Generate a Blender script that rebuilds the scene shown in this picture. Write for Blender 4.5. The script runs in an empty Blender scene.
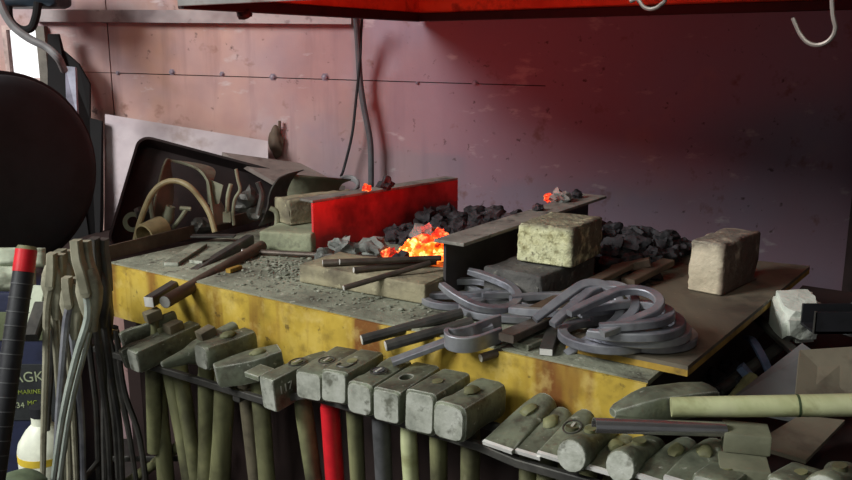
import bpy, bmesh, math, random
from mathutils import Vector as V, Matrix as M, noise
random.seed(7)
C = bpy.context.scene.collection
sc = bpy.context.scene
# ------------------------------------------------------------------ camera and measuring helpers
TH = math.atan(185/850); FPX = 850.0; EYE = V((0, 0, 1.17))
cam = bpy.data.cameras.new('camera'); cam.sensor_width = 36; cam.lens = FPX/852*36
co = bpy.data.objects.new('camera', cam); C.objects.link(co)
co.location = EYE; co.rotation_euler = (math.pi/2-TH, 0, 0); sc.camera = co
cam.clip_start = .02

def ray(px, py):
    x = (px-426)/FPX; y = (240-py)/FPX
    return V((x, math.cos(TH)+y*math.sin(TH), -math.sin(TH)+y*math.cos(TH)))
def at(px, py, z):
    d = ray(px, py); return EYE+d*((z-EYE.z)/d.z)
def aty(px, py, Y):
    d = ray(px, py); return EYE+d*(Y/d.y)
TZ = .75
A0 = at(110, 262, TZ); B0 = at(648, 381, TZ)
U = (B0-A0).normalized(); VV = V((-U.y, U.x, 0)); ZZ = V((0, 0, 1))
TL = (B0-A0).length; TD = .775
def T(s, t, z=TZ):                       # table coordinates: s along the front edge, t towards the wall
    p = A0+U*s+VV*t; return V((p.x, p.y, z))
def atv(px, py, t):                      # point on the upright plane t metres behind the table's front edge
    d = ray(px, py); k = ((A0-EYE).dot(VV)+t)/d.dot(VV); return EYE+d*k
YAW = math.atan2(U.y, U.x)

# ------------------------------------------------------------------ mesh builder
class G:
    def __init__(s): s.bm = bmesh.new()
    def _add(s, vs, fs, m=None):
        b = [s.bm.verts.new(m @ V(v) if m else V(v)) for v in vs]
        for f in fs:
            try: s.bm.faces.new([b[i] for i in f])
            except ValueError: pass
        return s
    def box(s, lo, hi, m=None, bev=0):
        x0, y0, z0 = lo; x1, y1, z1 = hi
        vs = [(x0,y0,z0),(x1,y0,z0),(x1,y1,z0),(x0,y1,z0),(x0,y0,z1),(x1,y0,z1),(x1,y1,z1),(x0,y1,z1)]
        fs = [(0,3,2,1),(4,5,6,7),(0,1,5,4),(1,2,6,5),(2,3,7,6),(3,0,4,7)]
        if not bev: return s._add(vs, fs, m)
        t = bmesh.new(); b = [t.verts.new(v) for v in vs]
        for f in fs: t.faces.new([b[i] for i in f])
        bmesh.ops.bevel(t, geom=t.edges[:], offset=bev, segments=2, profile=.6, affect='EDGES')
        t.verts.index_update()
        s._add([v.co for v in t.verts], [[v.index for v in f.verts] for f in t.faces], m); t.free(); return s
    def hexa(s, top, bot):               # 4 top points, 4 bottom points, same order
        return s._add(list(bot)+list(top), [(0,3,2,1),(4,5,6,7),(0,1,5,4),(1,2,6,5),(2,3,7,6),(3,0,4,7)])
    def slab(s, pts, nrm, th):           # polygon with thickness
        n = len(pts); q = [V(p)-V(nrm)*th for p in pts]
        return s._add(list(pts)+q, [tuple(range(n)), tuple(range(2*n-1, n-1, -1))]+[(i, i+n, (i+1) % n+n, (i+1) % n) for i in range(n)])
    def loft(s, rings, cap=True, closed=False, m=None):
        n = len(rings[0]); vs = [p for r in rings for p in r]; fs = []
        R = len(rings)
        for i in range(R if closed else R-1):
            for j in range(n):
                a = i*n+j; b = i*n+(j+1) % n; c = ((i+1) % R)*n
                fs.append((a, b, c+(j+1) % n, c+j))
        if cap and not closed: fs += [tuple(range(n-1, -1, -1)), tuple(range((R-1)*n, R*n))]
        return s._add(vs, fs, m)
    def tube(s, pts, r, n=10, cap=True, sq=None, closed=False, up=None):
        pts = [V(p) for p in pts]; rings = []; pu = None
        N = len(pts)
        for i, p in enumerate(pts):
            if closed: t = pts[(i+1) % N]-pts[i-1]
            else: t = pts[min(i+1, N-1)]-pts[max(i-1, 0)]
            t.normalize()
            if pu is None:
                a = V(up) if up else (V((0,0,1)) if abs(t.z) < .9 else V((1,0,0)))
            else: a = pu
            a = (a-t*a.dot(t)).normalized(); pu = a; b = t.cross(a)
            rr = r[i] if isinstance(r, (list, tuple)) else r
            if sq: # rectangular section (half width along b, half height along a)
                w, h = sq; k = rr; sec = [(w*k, h*k), (-w*k, h*k), (-w*k, -h*k), (w*k, -h*k)]
                c = .25*min(w, h)*k
                sec = [(w*k, h*k-c), (w*k-c, h*k), (-w*k+c, h*k), (-w*k, h*k-c), (-w*k, -h*k+c), (-w*k+c, -h*k), (w*k-c, -h*k), (w*k, -h*k+c)]
                rings.append([p+b*x+a*y for x, y in sec])
            else: rings.append([p+(b*math.cos(q)+a*math.sin(q))*rr for q in [2*math.pi*j/n for j in range(n)]])
        return s.loft(rings, cap, closed)
    def lathe(s, prof, n=32, m=None, closed=False):      # profile (r, z) about Z
        rings = [[(r*math.cos(2*math.pi*j/n), r*math.sin(2*math.pi*j/n), z) for j in range(n)] for r, z in prof]
        return s.loft(rings, not closed, closed, m)
    def rock(s, r, seed=0, sub=2, amp=.35, m=None, freq=1.3, flat=0):
        t = bmesh.new(); bmesh.ops.create_icosphere(t, subdivisions=sub, radius=1)
        o = V((seed*7.3, seed*3.1, seed*1.7))
        for v in t.verts:
            d = v.co.copy(); k = 1+amp*noise.noise(d*freq+o)+amp*.35*noise.noise(d*freq*3+o)
            v.co = V((d.x*r[0], d.y*r[1], d.z*r[2]))*k
            if flat and v.co.z < -flat: v.co.z = -flat
        t.verts.index_update()
        s._add([v.co for v in t.verts], [[v.index for v in f.verts] for f in t.faces], m); t.free(); return s
    def brick(s, l, w, h, seed=0, rough=.003, m=None, bev=.006, sub=5):
        t = bmesh.new(); bmesh.ops.create_cube(t, size=2)
        bmesh.ops.subdivide_edges(t, edges=t.edges[:], cuts=13, use_grid_fill=True)
        D = (l, w, h); o = V((seed*5.1, seed*2.3, seed*9.1))
        tb_ = []
        for d in D:
            b = bev; tb_.append([0, b*.4, b]+[b+(d-2*b)*k/10 for k in range(1, 10)]+[d-b, d-b*.4, d])
        for v in t.verts:
            p = V([tb_[k][round((v.co[k]+1)/2*14)] for k in range(3)])
            q = V([min(max(p[k], bev), D[k]-bev) for k in range(3)])
            n = p-q
            if n.length < 1e-7: continue
            n.normalize(); p = q+n*bev
            e = sum(1 for k in range(3) if abs(n[k]) > .2)
            a = max(0, noise.noise(p*24+o))*rough*2.2*(1.8 if e > 1 else .7)+max(0, noise.noise(p*75+o)-.1)*rough*1.5
            if p.z > .004: p = p-n*a
            v.co = p
        bmesh.ops.remove_doubles(t, verts=t.verts[:], dist=1e-6)
        t.verts.index_update()
        s._add([v.co for v in t.verts], [[v.index for v in f.verts] for f in t.faces], m); t.free(); return s
    def done(s, name, mat, parent=None, smooth=35, label=None, m=None):
        bmesh.ops.recalc_face_normals(s.bm, faces=s.bm.faces[:])
        me = bpy.data.meshes.new(name); s.bm.to_mesh(me); s.bm.free()
        if smooth:
            for p in me.polygons: p.use_smooth = True
            me.set_sharp_from_angle(angle=math.radians(smooth))
        me.materials.append(mat)
        o = bpy.data.objects.new(name, me); C.objects.link(o)
        if parent: o.parent = parent
        if m: o.matrix_local = m
        if label: o['label'] = label
        return o
def rrect(w, h, r, k=3):
    r = min(r, w/2-1e-5, h/2-1e-5); out = []
    for cx, cy, a0 in ((w/2-r, h/2-r, 0), (-w/2+r, h/2-r, 90), (-w/2+r, -h/2+r, 180), (w/2-r, -h/2+r, 270)):
        for i in range(k):
            a = math.radians(a0+90*i/(k-1)); out.append((cx+r*math.cos(a), cy+r*math.sin(a)))
    return out
def frame(o, x, up=ZZ):                  # matrix with local X along x
    x = V(x).normalized(); z = (V(up)-x*V(up).dot(x)).normalized(); y = z.cross(x)
    return M(((x.x, y.x, z.x, o[0]), (x.y, y.y, z.y, o[1]), (x.z, y.z, z.z, o[2]), (0, 0, 0, 1)))
def tag(o, label, cat, group=None, kind=None):
    o['label'] = label; o['category'] = cat
    if group: o['group'] = group
    if kind: o['kind'] = kind
    return o
def thing(name, label, cat, m=None, group=None):
    o = bpy.data.objects.new(name, None); C.objects.link(o); o.empty_display_size = .05
    if m is not None: o.matrix_world = m if isinstance(m, M) else M.Translation(V(m))
    return tag(o, label, cat, group)
def struct(g, name, mat, smooth=0):
    o = g.done(name, mat, None, smooth); o['kind'] = 'structure'; return o
def spline(pts, n=6):
    pts = [V(p) for p in pts]; out = []
    q = [pts[0]*2-pts[1]]+pts+[pts[-1]*2-pts[-2]]
    for i in range(1, len(q)-2):
        for k in range(n):
            t = k/n; p0, p1, p2, p3 = q[i-1:i+3]
            out.append(.5*((2*p1)+(p2-p0)*t+(2*p0-5*p1+4*p2-p3)*t*t+(3*p1-p0-3*p2+p3)*t**3))
    return out+[pts[-1]]

# ------------------------------------------------------------------ materials
def lin(c):
    return tuple((x/12.92 if x <= .04045 else ((x+.055)/1.055)**2.4) for x in [v/255 for v in c])+(1,)
class Mat:
    def __init__(s, name, rough=.7, metal=0, spec=.4):
        s.m = bpy.data.materials.new(name); s.m.use_nodes = True; s.nt = s.m.node_tree
        s.b = s.nt.nodes['Principled BSDF']; s.b.inputs['Roughness'].default_value = rough
        s.b.inputs['Metallic'].default_value = metal; s.b.inputs['Specular IOR Level'].default_value = spec
        s.tc = s.n('ShaderNodeTexCoord'); s.oi = None; s.col = None
    def n(s, t): return s.nt.nodes.new(t)
    def l(s, a, b): s.nt.links.new(a, b)
    def vec(s, stretch=(1, 1, 1), loc=(0, 0, 0), rnd=True, rot=(0, 0, 0)):
        mp = s.n('ShaderNodeMapping'); mp.inputs['Scale'].default_value = stretch; mp.inputs['Location'].default_value = loc
        mp.inputs['Rotation'].default_value = rot
        s.l(s.tc.outputs['Object'], mp.inputs[0])
        if not rnd: return mp.outputs[0]
        if not s.oi: s.oi = s.n('ShaderNodeObjectInfo')
        ad = s.n('ShaderNodeVectorMath'); ad.operation = 'MULTIPLY_ADD'
        s.l(s.oi.outputs['Random'], ad.inputs[0]); ad.inputs[1].default_value = (37, 53, 71); s.l(mp.outputs[0], ad.inputs[2])
        return ad.outputs[0]
    def noise(s, scale, detail=4, rough=.6, **k):
        t = s.n('ShaderNodeTexNoise'); t.inputs['Scale'].default_value = scale; t.inputs['Detail'].default_value = detail
        t.inputs['Roughness'].default_value = rough; s.l(s.vec(**k), t.inputs['Vector']); return t.outputs['Fac']
    def ramp(s, fac, stops):
        r = s.n('ShaderNodeValToRGB'); e = r.color_ramp.elements
        while len(e) < len(stops): e.new(.5)
        for x, (p, c) in zip(e, stops):
            x.position = p; x.color = lin(c) if not isinstance(c, (int, float)) else (c, c, c, 1)
        s.l(fac, r.inputs[0]); return r.outputs[0]
    def base(s, scale, stops, **k):
        s.col = s.ramp(s.noise(scale, **k), stops); return s
    def over(s, colour, scale, lo, hi, amount=1, **k):    # patches of another colour
        f = s.ramp(s.noise(scale, **k), [(lo, 0.0), (hi, float(amount))])
        mx = s.n('ShaderNodeMix'); mx.data_type = 'RGBA'
        s.l(f, mx.inputs[0]); s.l(s.col, mx.inputs[6]); mx.inputs[7].default_value = lin(colour)
        s.col = mx.outputs[2]; s.last = f; return s
    def bump(s, scale, strength=.3, dist=.004, **k):
        b = s.n('ShaderNodeBump'); b.inputs['Strength'].default_value = strength; b.inputs['Distance'].default_value = dist
        s.l(s.noise(scale, **k), b.inputs['Height']); s.l(b.outputs[0], s.b.inputs['Normal']); return s
    def soot(s, colour, axis, lo, hi, scale=30, amount=.9, a=.3, b=.5):   # second colour towards one side of an object, ragged by noise
        sp = s.n('ShaderNodeSeparateXYZ'); s.l(s.tc.outputs['Object'], sp.inputs[0])
        mr = s.n('ShaderNodeMapRange'); mr.inputs[1].default_value = lo; mr.inputs[2].default_value = hi; s.l(sp.outputs[axis], mr.inputs[0])
        mu = s.n('ShaderNodeMath'); mu.operation = 'MULTIPLY'; s.l(mr.outputs[0], mu.inputs[0]); s.l(s.ramp(s.noise(scale, rnd=False), [(a, 0.0), (b, float(amount))]), mu.inputs[1])
        mx = s.n('ShaderNodeMix'); mx.data_type = 'RGBA'
        s.l(mu.outputs[0], mx.inputs[0]); s.l(s.col, mx.inputs[6]); mx.inputs[7].default_value = lin(colour); s.col = mx.outputs[2]; return s
    def edge(s, colour, amount=.8, r=.004):       # bare metal along worn edges
        bv = s.n('ShaderNodeBevel'); bv.samples = 4; bv.inputs['Radius'].default_value = r
        g = s.n('ShaderNodeNewGeometry'); d = s.n('ShaderNodeVectorMath'); d.operation = 'DOT_PRODUCT'
        s.l(bv.outputs[0], d.inputs[0]); s.l(g.outputs['Normal'], d.inputs[1])
        f = s.ramp(d.outputs['Value'], [(.90, float(amount)), (.985, 0.0)])
        mu = s.n('ShaderNodeMath'); mu.operation = 'MULTIPLY'; s.l(f, mu.inputs[0]); s.l(s.ramp(s.noise(50), [(.35, .25), (.6, 1.0)]), mu.inputs[1])
        mx = s.n('ShaderNodeMix'); mx.data_type = 'RGBA'
        s.l(mu.outputs[0], mx.inputs[0]); s.l(s.col, mx.inputs[6]); mx.inputs[7].default_value = lin(colour); s.col = mx.outputs[2]; return s
    def end(s):
        if s.col: s.l(s.col, s.b.inputs['Base Color'])
        return s.m
def simple(name, c, rough=.6, metal=0, var=.75, scale=25, bump=.15):
    d = tuple(v*var for v in c); h = tuple(min(255, v*1.12) for v in c)
    return Mat(name, rough, metal).base(scale, [(.3, d), (.5, c), (.72, h)]).bump(scale*4, bump, .002).end()
wallm = (Mat('rusty_painted_panel', .62)
    .base(3.2, [(.25, (158, 126, 120)), (.45, (188, 150, 142)), (.62, (204, 168, 158)), (.8, (198, 154, 128))], rnd=False)
    .over((186, 138, 96), 2.3, .5, .7, .7, rnd=False, stretch=(1, 1, .8), loc=(4, 0, 2))
    .over((116, 84, 86), 9, .50, .72, .6, rnd=False, stretch=(1.6, 1, .16))
    .over((204, 190, 192), 5, .60, .74, .6, rnd=False, loc=(9, 0, 5))
    .soot((158, 134, 150), 'X', -.55, .15, 2.5, .95, .2, .4).over((154, 146, 166), 1.6, .5, .68, .6, rnd=False, loc=(1.3, 0, 7)).over((206, 198, 200), 16, .63, .72, .6, rnd=False, stretch=(.6, 1, 1.4))  # mauve tint growing towards the wall's right side
    .over((120, 74, 52), 12, .62, .72, .6, rnd=False, loc=(2, 0, 1))
    .over((78, 56, 56), 34, .66, .74, .85, rnd=False)
    .bump(45, .25, .003, rnd=False).end())
battenm = Mat('whitewashed_board', .7).base(6, [(.3, (150, 140, 142)), (.6, (186, 174, 174))], stretch=(.4, 1, 1)).over((105, 88, 90), 22, .56, .68, .8).over((90, 76, 80), 3, .58, .7, .7).bump(60, .3).end()
steel = Mat('hammer_steel', .52, .25).base(16, [(.28, (76, 79, 68)), (.5, (112, 117, 100)), (.75, (140, 146, 124))]).over((62, 55, 48), 22, .54, .68, .8).over((88, 84, 72), 60, .52, .68, .7).over((184, 187, 174), 80, .64, .72, .8).edge((206, 208, 198), .9).bump(90, .45, .0025).end()
worn = Mat('worn_bright_steel', .42, .4).base(34, [(.3, (150, 153, 142)), (.5, (192, 194, 182)), (.75, (218, 219, 210))]).over((98, 98, 84), 45, .55, .68, .8).bump(110, .4, .002).end()
dsteel = Mat('dark_steel', .5, .5).base(20, [(.3, (58, 57, 56)), (.6, (88, 86, 82)), (.8, (112, 110, 104))]).over((92, 70, 56), 35, .6, .75, .6).bump(80, .25, .002).end()
shoem = Mat('forged_shoe_steel', .4, .55).base(18, [(.3, (112, 112, 122)), (.55, (154, 155, 162)), (.8, (182, 183, 186))]).over((92, 78, 78), 26, .6, .75, .5).bump(60, .3, .002).end()
rodm = Mat('scaled_rod_steel', .5, .5).base(26, [(.3, (66, 58, 54)), (.6, (98, 88, 80)), (.8, (122, 112, 102))]).bump(120, .3, .002).end()
bright = simple('cut_bright_steel', (228, 226, 222), .4, .3, .92)
brown = Mat('brown_rust_steel', .65, .3).base(16, [(.3, (74, 61, 52)), (.6, (104, 88, 74)), (.8, (124, 112, 94))]).bump(70, .3, .002).end()
wood = Mat('ash_wood_handle', .6).base(24, [(.3, (92, 92, 66)), (.55, (126, 126, 90)), (.8, (152, 150, 112))], stretch=(1, 1, .1)).over((56, 52, 40), 9, .45, .65, .85).over((150, 146, 116), 40, .62, .74, .5, stretch=(1, 1, .15)).bump(60, .25, .002, stretch=(1, 1, .08)).end()
woodl = Mat('pale_new_handle', .5).base(16, [(.3, (158, 162, 114)), (.55, (188, 192, 148)), (.8, (206, 208, 170))], stretch=(1, .2, 1)).over((112, 104, 66), 26, .5, .7, .75, stretch=(1, .1, 1)).over((120, 112, 80), 6, .5, .7, .5).bump(60, .15, .002).end()
woodd = simple('dark_stained_handle', (112, 104, 86), .6, 0, .7)
redp = simple('red_plastic_sleeve', (206, 34, 44), .35, 0, .9)
blackp = simple('black_rubber', (34, 34, 38), .5, 0, .75)
grip = simple('grey_rubber_handle', (82, 82, 84), .6, 0, .75)
tabtop = Mat('ashy_table_steel', .8, .1).base(9, [(.3, (98, 98, 86)), (.5, (132, 134, 118)), (.72, (156, 158, 140))]).over((66, 62, 54), 42, .57, .68, .8).over((196, 196, 180), 75, .63, .72, .7).over((104, 88, 68), 5, .55, .75, .6).bump(90, .7, .004).end()
yel = Mat('stained_yellow_paint', .6).base(9, [(.3, (150, 126, 46)), (.5, (190, 160, 62)), (.7, (208, 182, 92))]).over((112, 58, 26), 9, .50, .62, .9, stretch=(1, 1, .1)).over((96, 74, 34), 30, .55, .75, .55).over((156, 90, 34), 4, .55, .75, .6, loc=(3, 1, 2)).over((214, 190, 116), 26, .55, .72, .5).over((70, 54, 36), 50, .64, .72, .7).bump(60, .4, .002).end()
fireb = Mat('sooty_firebrick', .9).base(12, [(.3, (120, 112, 92)), (.55, (152, 144, 118)), (.8, (172, 164, 138))]).over((78, 70, 62), 9, .5, .68, .8).over((190, 182, 150), 70, .6, .72, .6).bump(60, .7, .005).end()
greenb = Mat('grey_green_brick', .85).base(10, [(.3, (118, 122, 100)), (.55, (150, 154, 128)), (.8, (168, 170, 144))]).over((96, 96, 82), 40, .55, .7, .7).bump(70, .6, .004).end()
speck = Mat('speckled_firebrick', .9).base(55, [(.3, (128, 122, 88)), (.5, (208, 206, 166)), (.7, (226, 225, 190))]).over((96, 90, 70), 85, .56, .66, .8).over((176, 164, 108), 9, .5, .7, .5).soot((112, 106, 92), 'Z', .060, .069, 60, .85, .25, .45).soot((74, 64, 56), 'X', .094, .107, 40, .9).bump(90, .9, .006).end()  # top and right face tinted darker than the front
darkb = Mat('burnt_dark_brick', .9).base(14, [(.3, (62, 60, 60)), (.55, (88, 86, 84)), (.8, (112, 108, 104))]).over((140, 136, 126), 55, .6, .7, .7).bump(70, .9, .006).end()
creamb = Mat('cream_burnt_brick', .9).base(9, [(.3, (150, 138, 120)), (.5, (196, 182, 158)), (.75, (212, 200, 178))]).over((88, 74, 68), 7, .52, .66, .8).over((120, 100, 86), 45, .62, .72, .7).soot((104, 98, 92), 'Z', .070, .091, 40, .85, .3, .5).soot((84, 66, 58), 'X', .052, .064, 28, .92, .25, .45).bump(60, .8, .006).end()  # top tinted grey, right face tinted dark brown
stone = Mat('white_stone', .8).base(14, [(.3, (188, 192, 182)), (.6, (222, 226, 216)), (.8, (234, 236, 228))]).over((120, 122, 108), 12, .58, .7, .7).bump(40, .6, .006).end()
coal = Mat('coke_lump', .75).base(30, [(.3, (26, 25, 27)), (.55, (50, 48, 52)), (.8, (78, 76, 80))]).bump(60, .8, .006).end()
greyc = Mat('ashen_coke', .85).base(40, [(.3, (84, 84, 82)), (.55, (126, 128, 124)), (.8, (156, 158, 152))]).bump(70, .9, .006).end()
def glow(name, lo, hi, st):
    g = Mat(name, .8); g.base(38, [(.32, (70, 10, 6)), (.5, (180, 60, 20)), (.7, (230, 160, 60))])
    e = g.ramp(g.noise(46, detail=3), [(.34, lo), (.52, hi), (.72, (255, 225, 130))])
    g.l(e, g.b.inputs['Emission Color']); g.b.inputs['Emission Strength'].default_value = st; return g.end()
hot = glow('white_hot_coke', (110, 8, 2), (255, 92, 14), 3.2)
warm = glow('red_hot_coke', (20, 1, 1), (230, 34, 22), 1.2)
redm = Mat('red_oxide_plate', .45, .1).base(7, [(.3, (140, 38, 42)), (.55, (212, 66, 68)), (.8, (228, 86, 78))], stretch=(1, 1, .5)).over((58, 22, 22), 9, .5, .7, .7).bump(50, .2).end()
hoodm = Mat('hood_sheet', .55, .2).base(8, [(.3, (110, 106, 104)), (.6, (136, 132, 130))]).over((84, 50, 40), 11, .55, .7, .6).bump(40, .2).end()
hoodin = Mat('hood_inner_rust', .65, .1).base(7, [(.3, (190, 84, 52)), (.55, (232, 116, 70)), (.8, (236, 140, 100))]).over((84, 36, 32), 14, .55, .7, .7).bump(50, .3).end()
lipm = simple('hood_lip', (44, 26, 28), .6, .2, .7)
sheetm = Mat('pale_zinc_sheet', .5, .15).base(5, [(.3, (158, 144, 150)), (.6, (190, 176, 180))]).over((140, 118, 110), 12, .56, .7, .6).bump(30, .15).end()
traym = Mat('dark_tray_steel', .6, .3).base(9, [(.3, (34, 27, 28)), (.6, (50, 40, 40))]).over((84, 62, 52), 18, .62, .75, .5).bump(40, .25).end()
canv = Mat('grey_green_sheet', .65, .2).base(9, [(.3, (98, 98, 82)), (.6, (134, 134, 112)), (.8, (156, 154, 130))]).over((88, 70, 56), 16, .58, .72, .6).bump(50, .3).end()
canvd = simple('dull_olive_sheet', (92, 94, 78), .65, .2, .75)
boardm = Mat('dirty_top_board', .7).base(8, [(.3, (84, 76, 66)), (.55, (112, 103, 88)), (.8, (130, 122, 104))], stretch=(1, .25, 1)).over((64, 56, 50), 14, .52, .68, .7).over((164, 152, 128), 70, .68, .76, .6).bump(50, .35, .002).end()
edgem = Mat('yellow_board_edge', .65).base(20, [(.3, (122, 90, 34)), (.6, (176, 142, 58)), (.8, (194, 164, 84))]).over((78, 60, 40), 26, .55, .7, .6).end()
floorm = simple('dark_floor', (58, 54, 52), .8, 0, .7, 6)
darkp = simple('dark_brown_panel', (50, 36, 34), .7, 0, .7, 9)
ropem = simple('hose_grey', (118, 116, 118), .5, 0, .85)
cablem = simple('cable_dark', (84, 84, 88), .5, 0, .8)
bluem = simple('blue_steel', (104, 118, 150), .45, .3, .75)
greysh = Mat('grey_blue_plate', .55, .3).base(6, [(.3, (104, 106, 108)), (.6, (128, 130, 130))]).over((96, 112, 120), 8, .55, .7, .5).over((84, 74, 66), 14, .6, .72, .5).bump(40, .2).end()
brownpl = Mat('brown_plate', .6, .2).base(7, [(.3, (100, 92, 80)), (.6, (124, 116, 100))]).over((74, 64, 58), 15, .57, .72, .6).bump(40, .25).end()
leather = Mat('grey_leather', .75).base(10, [(.3, (140, 146, 128)), (.6, (176, 182, 162))]).over((104, 104, 92), 20, .56, .7, .6).bump(30, .5, .006).end()
binm = simple('navy_plastic', (38, 42, 66), .5, 0, .8)
bandm = simple('olive_band', (92, 98, 72), .6, 0, .75)
textm = simple('pale_green_print', (150, 158, 128), .6, 0, .9)
textg = simple('lime_print', (128, 140, 58), .6, 0, .9)
jugm = simple('white_plastic', (224, 226, 208), .45, 0, .94)
yellowp = simple('yellow_label', (214, 184, 60), .5, 0, .9)
hoopm = simple('tan_hoop', (140, 126, 92), .55, 0, .75)
whitemark = simple('chalk_mark', (196, 196, 188), .8, 0, .95)
hookm = simple('pale_hook_wire', (150, 140, 134), .4, .5, .9)

# ------------------------------------------------------------------ room
WY = 2.46
s = thing  # (kept short)
fl = struct(G().box((-2.6, -1.6, -.05), (2.6, WY+.1, 0)), 'floor', floorm)
ceil_ = struct(G().box((-2.6, -1.6, 2.7), (2.6, WY+.1, 2.75)), 'ceiling', simple('ceiling_board', (110, 104, 100), .8))
struct(G().box((2.55, -1.6, 0), (2.6, WY, 2.7)), 'wall_right', simple('right_wall_board', (96, 84, 80), .8))
def wx(px, py): return aty(px, py, WY)
# back wall: boards around the small window with thin open seams and a dark backing
w0, w1 = wx(8, 30), wx(43, 78)
sA, sB = wx(115, 73), wx(548, 86)
slope = (sB.z-sA.z)/(sB.x-sA.x)
def seam(x): return sA.z+slope*(x-sA.x)
xl, xr = -2.6, 2.6; xs = wx(110, 60).x
g = G()
def board(x0, x1, zb, zt, g=g):          # zb / zt: functions or numbers
    f = lambda q, x: q(x) if callable(q) else q
    g.hexa([(x0, WY, f(zt, x0)), (x1, WY, f(zt, x1)), (x1, WY+.012, f(zt, x1)), (x0, WY+.012, f(zt, x0))],
           [(x0, WY, f(zb, x0)), (x1, WY, f(zb, x1)), (x1, WY+.012, f(zb, x1)), (x0, WY+.012, f(zb, x0))])
gap = .0016
xe = wx(546, 86).x
board(xs+gap, xe, lambda x: seam(x)+gap*.8, 2.7); board(xs+gap, xe, 0, lambda x: seam(x)-gap*.8)
board(xe, xr, 0, 2.7)
board(w1.x, xs-gap, lambda x: seam(x)+gap*.6, 2.7); board(w1.x, xs-gap, 0, lambda x: seam(x)-gap*.6)
board(xl, w0.x, 0, 2.7); board(w0.x, w1.x, 0, w1.z); board(w0.x, w1.x, w0.z, 2.7)
wall = struct(g, 'wall_back', wallm)
g = G(); g.box((w1.x+.02, WY+.0125, 0), (xr, WY+.05, 2.7)); g.done('backing_board', simple('seam_shadow_board', (38, 28, 28), .9), wall, 0)
# small window: frame and pane
win = struct(G().box((w0.x-.012, WY-.012, w1.z-.012), (w0.x, WY-.0005, w0.z+.012)).box((w0.x, WY-.012, w0.z), (w1.x, WY-.0005, w0.z+.012)).box((w0.x, WY-.012, w1.z-.012), (w1.x, WY-.0005, w1.z)), 'window_1', simple('window_frame_paint', (196, 170, 164), .6))
gm = Mat('window_glass', .02); gm.b.inputs['Transmission Weight'].default_value = 1; gm.b.inputs['Base Color'].default_value = (1, 1, 1, 1)
G().box((w0.x, WY+.004, w1.z), (w1.x, WY+.007, w0.z)).done('window_pane', gm.end(), win, 0)
G().box((w1.x, WY-.02, w1.z-.3), (w1.x+.024, WY-.0005, w0.z+.01)).done('window_post', simple('window_post_wood', (116, 108, 100), .6), win, 0)
# batten along the wall
b0, b1 = wx(38, 22), wx(352, 24.5); b2, b3 = wx(352, 11), wx(38, 10)
g = G(); g.hexa([b3+V((0,-.03,0)), b2+V((0,-.03,0)), b2+V((0,-.0005,0)), b3+V((0,-.0005,0))], [b0+V((0,-.03,0)), b1+V((0,-.03,0)), b1+V((0,-.0005,0)), b0+V((0,-.0005,0))])
struct(g, 'trim_1', battenm)
boltm = simple('dull_bolt', (140, 128, 140), .5, .3, .8)
# coach bolts along the seam
for px, py, r in ((118, 73, .008), (172, 72, .011), (222, 74, .009), (273, 77, .013), (325, 77, .014), (475, 83, .012), (417, 83, .007)):
    p = wx(px, py); m = M.Translation(p) @ M.Rotation(math.pi/2, 4, 'X'); r *= .7
    G().lathe([(r*1.2, 0), (r*1.2, .0015), (r*.7, .0017), (r*.7, .005), (r*.5, .006)], 6, m).done('wall_bolt', boltm, wall)
# post at the wall's right end
p0 = wx(846, 250); struct(G().box((p0.x, WY-.06, 0), (p0.x+.09, WY, 2.7)), 'trim_2', simple('dark_post_wood', (60, 48, 46), .8))

# ------------------------------------------------------------------ hood over the forge
HF = V((-.49, 1.76, 0)); HBc = HF+VV*.80; HL = 1.5; HZ = 1.27
hood = thing('fume_hood', 'large steel fume hood hanging over the forge, red-lit inside', 'hood', HF+ZZ*HZ)
def hp(sx, t, z): return U*sx+VV*t+ZZ*z
HD = .82
def wallpan(name, a, b, n, mat, z0=0, z1=.34, lean=.0):
    q = [hp(*a, z0), hp(*b, z0), hp(*b, z1), hp(*a, z1)]
    g = G(); g.slab(q, n, .004); return g.done(name, mat, hood, 0)
wallpan('front_panel', (0, 0), (HL, 0), VV, hoodm)
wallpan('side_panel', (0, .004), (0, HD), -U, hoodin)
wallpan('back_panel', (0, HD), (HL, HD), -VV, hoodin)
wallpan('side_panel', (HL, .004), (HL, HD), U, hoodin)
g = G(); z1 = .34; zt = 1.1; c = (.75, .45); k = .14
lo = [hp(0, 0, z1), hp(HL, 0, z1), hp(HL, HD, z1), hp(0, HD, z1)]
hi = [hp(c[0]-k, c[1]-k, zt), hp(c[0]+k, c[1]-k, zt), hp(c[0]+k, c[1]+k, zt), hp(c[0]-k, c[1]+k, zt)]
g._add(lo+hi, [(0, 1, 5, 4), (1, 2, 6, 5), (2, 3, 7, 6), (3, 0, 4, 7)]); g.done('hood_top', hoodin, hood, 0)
G().loft([[hp(c[0]-k, c[1]-k, z), hp(c[0]+k, c[1]-k, z), hp(c[0]+k, c[1]+k, z), hp(c[0]-k, c[1]+k, z)] for z in (zt, 1.43)], False).done('flue', hoodm, hood, 0)
def lip(a, b, wd=.009, hg=.012):
    A, B = hp(*a, hg/2-.004), hp(*b, hg/2-.004)
    G().tube([A, B], 1, sq=(wd, hg)).done('lip', lipm, hood, 0)
lip((0, .0), (0, HD)); lip((0, HD), (HL, HD), .008, .011)
G().tube([hp(0, -.004, .002), hp(HL, -.004, .002)], 1, sq=(.004, .007)).done('front_rim', hoodm, hood, 0)
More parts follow.
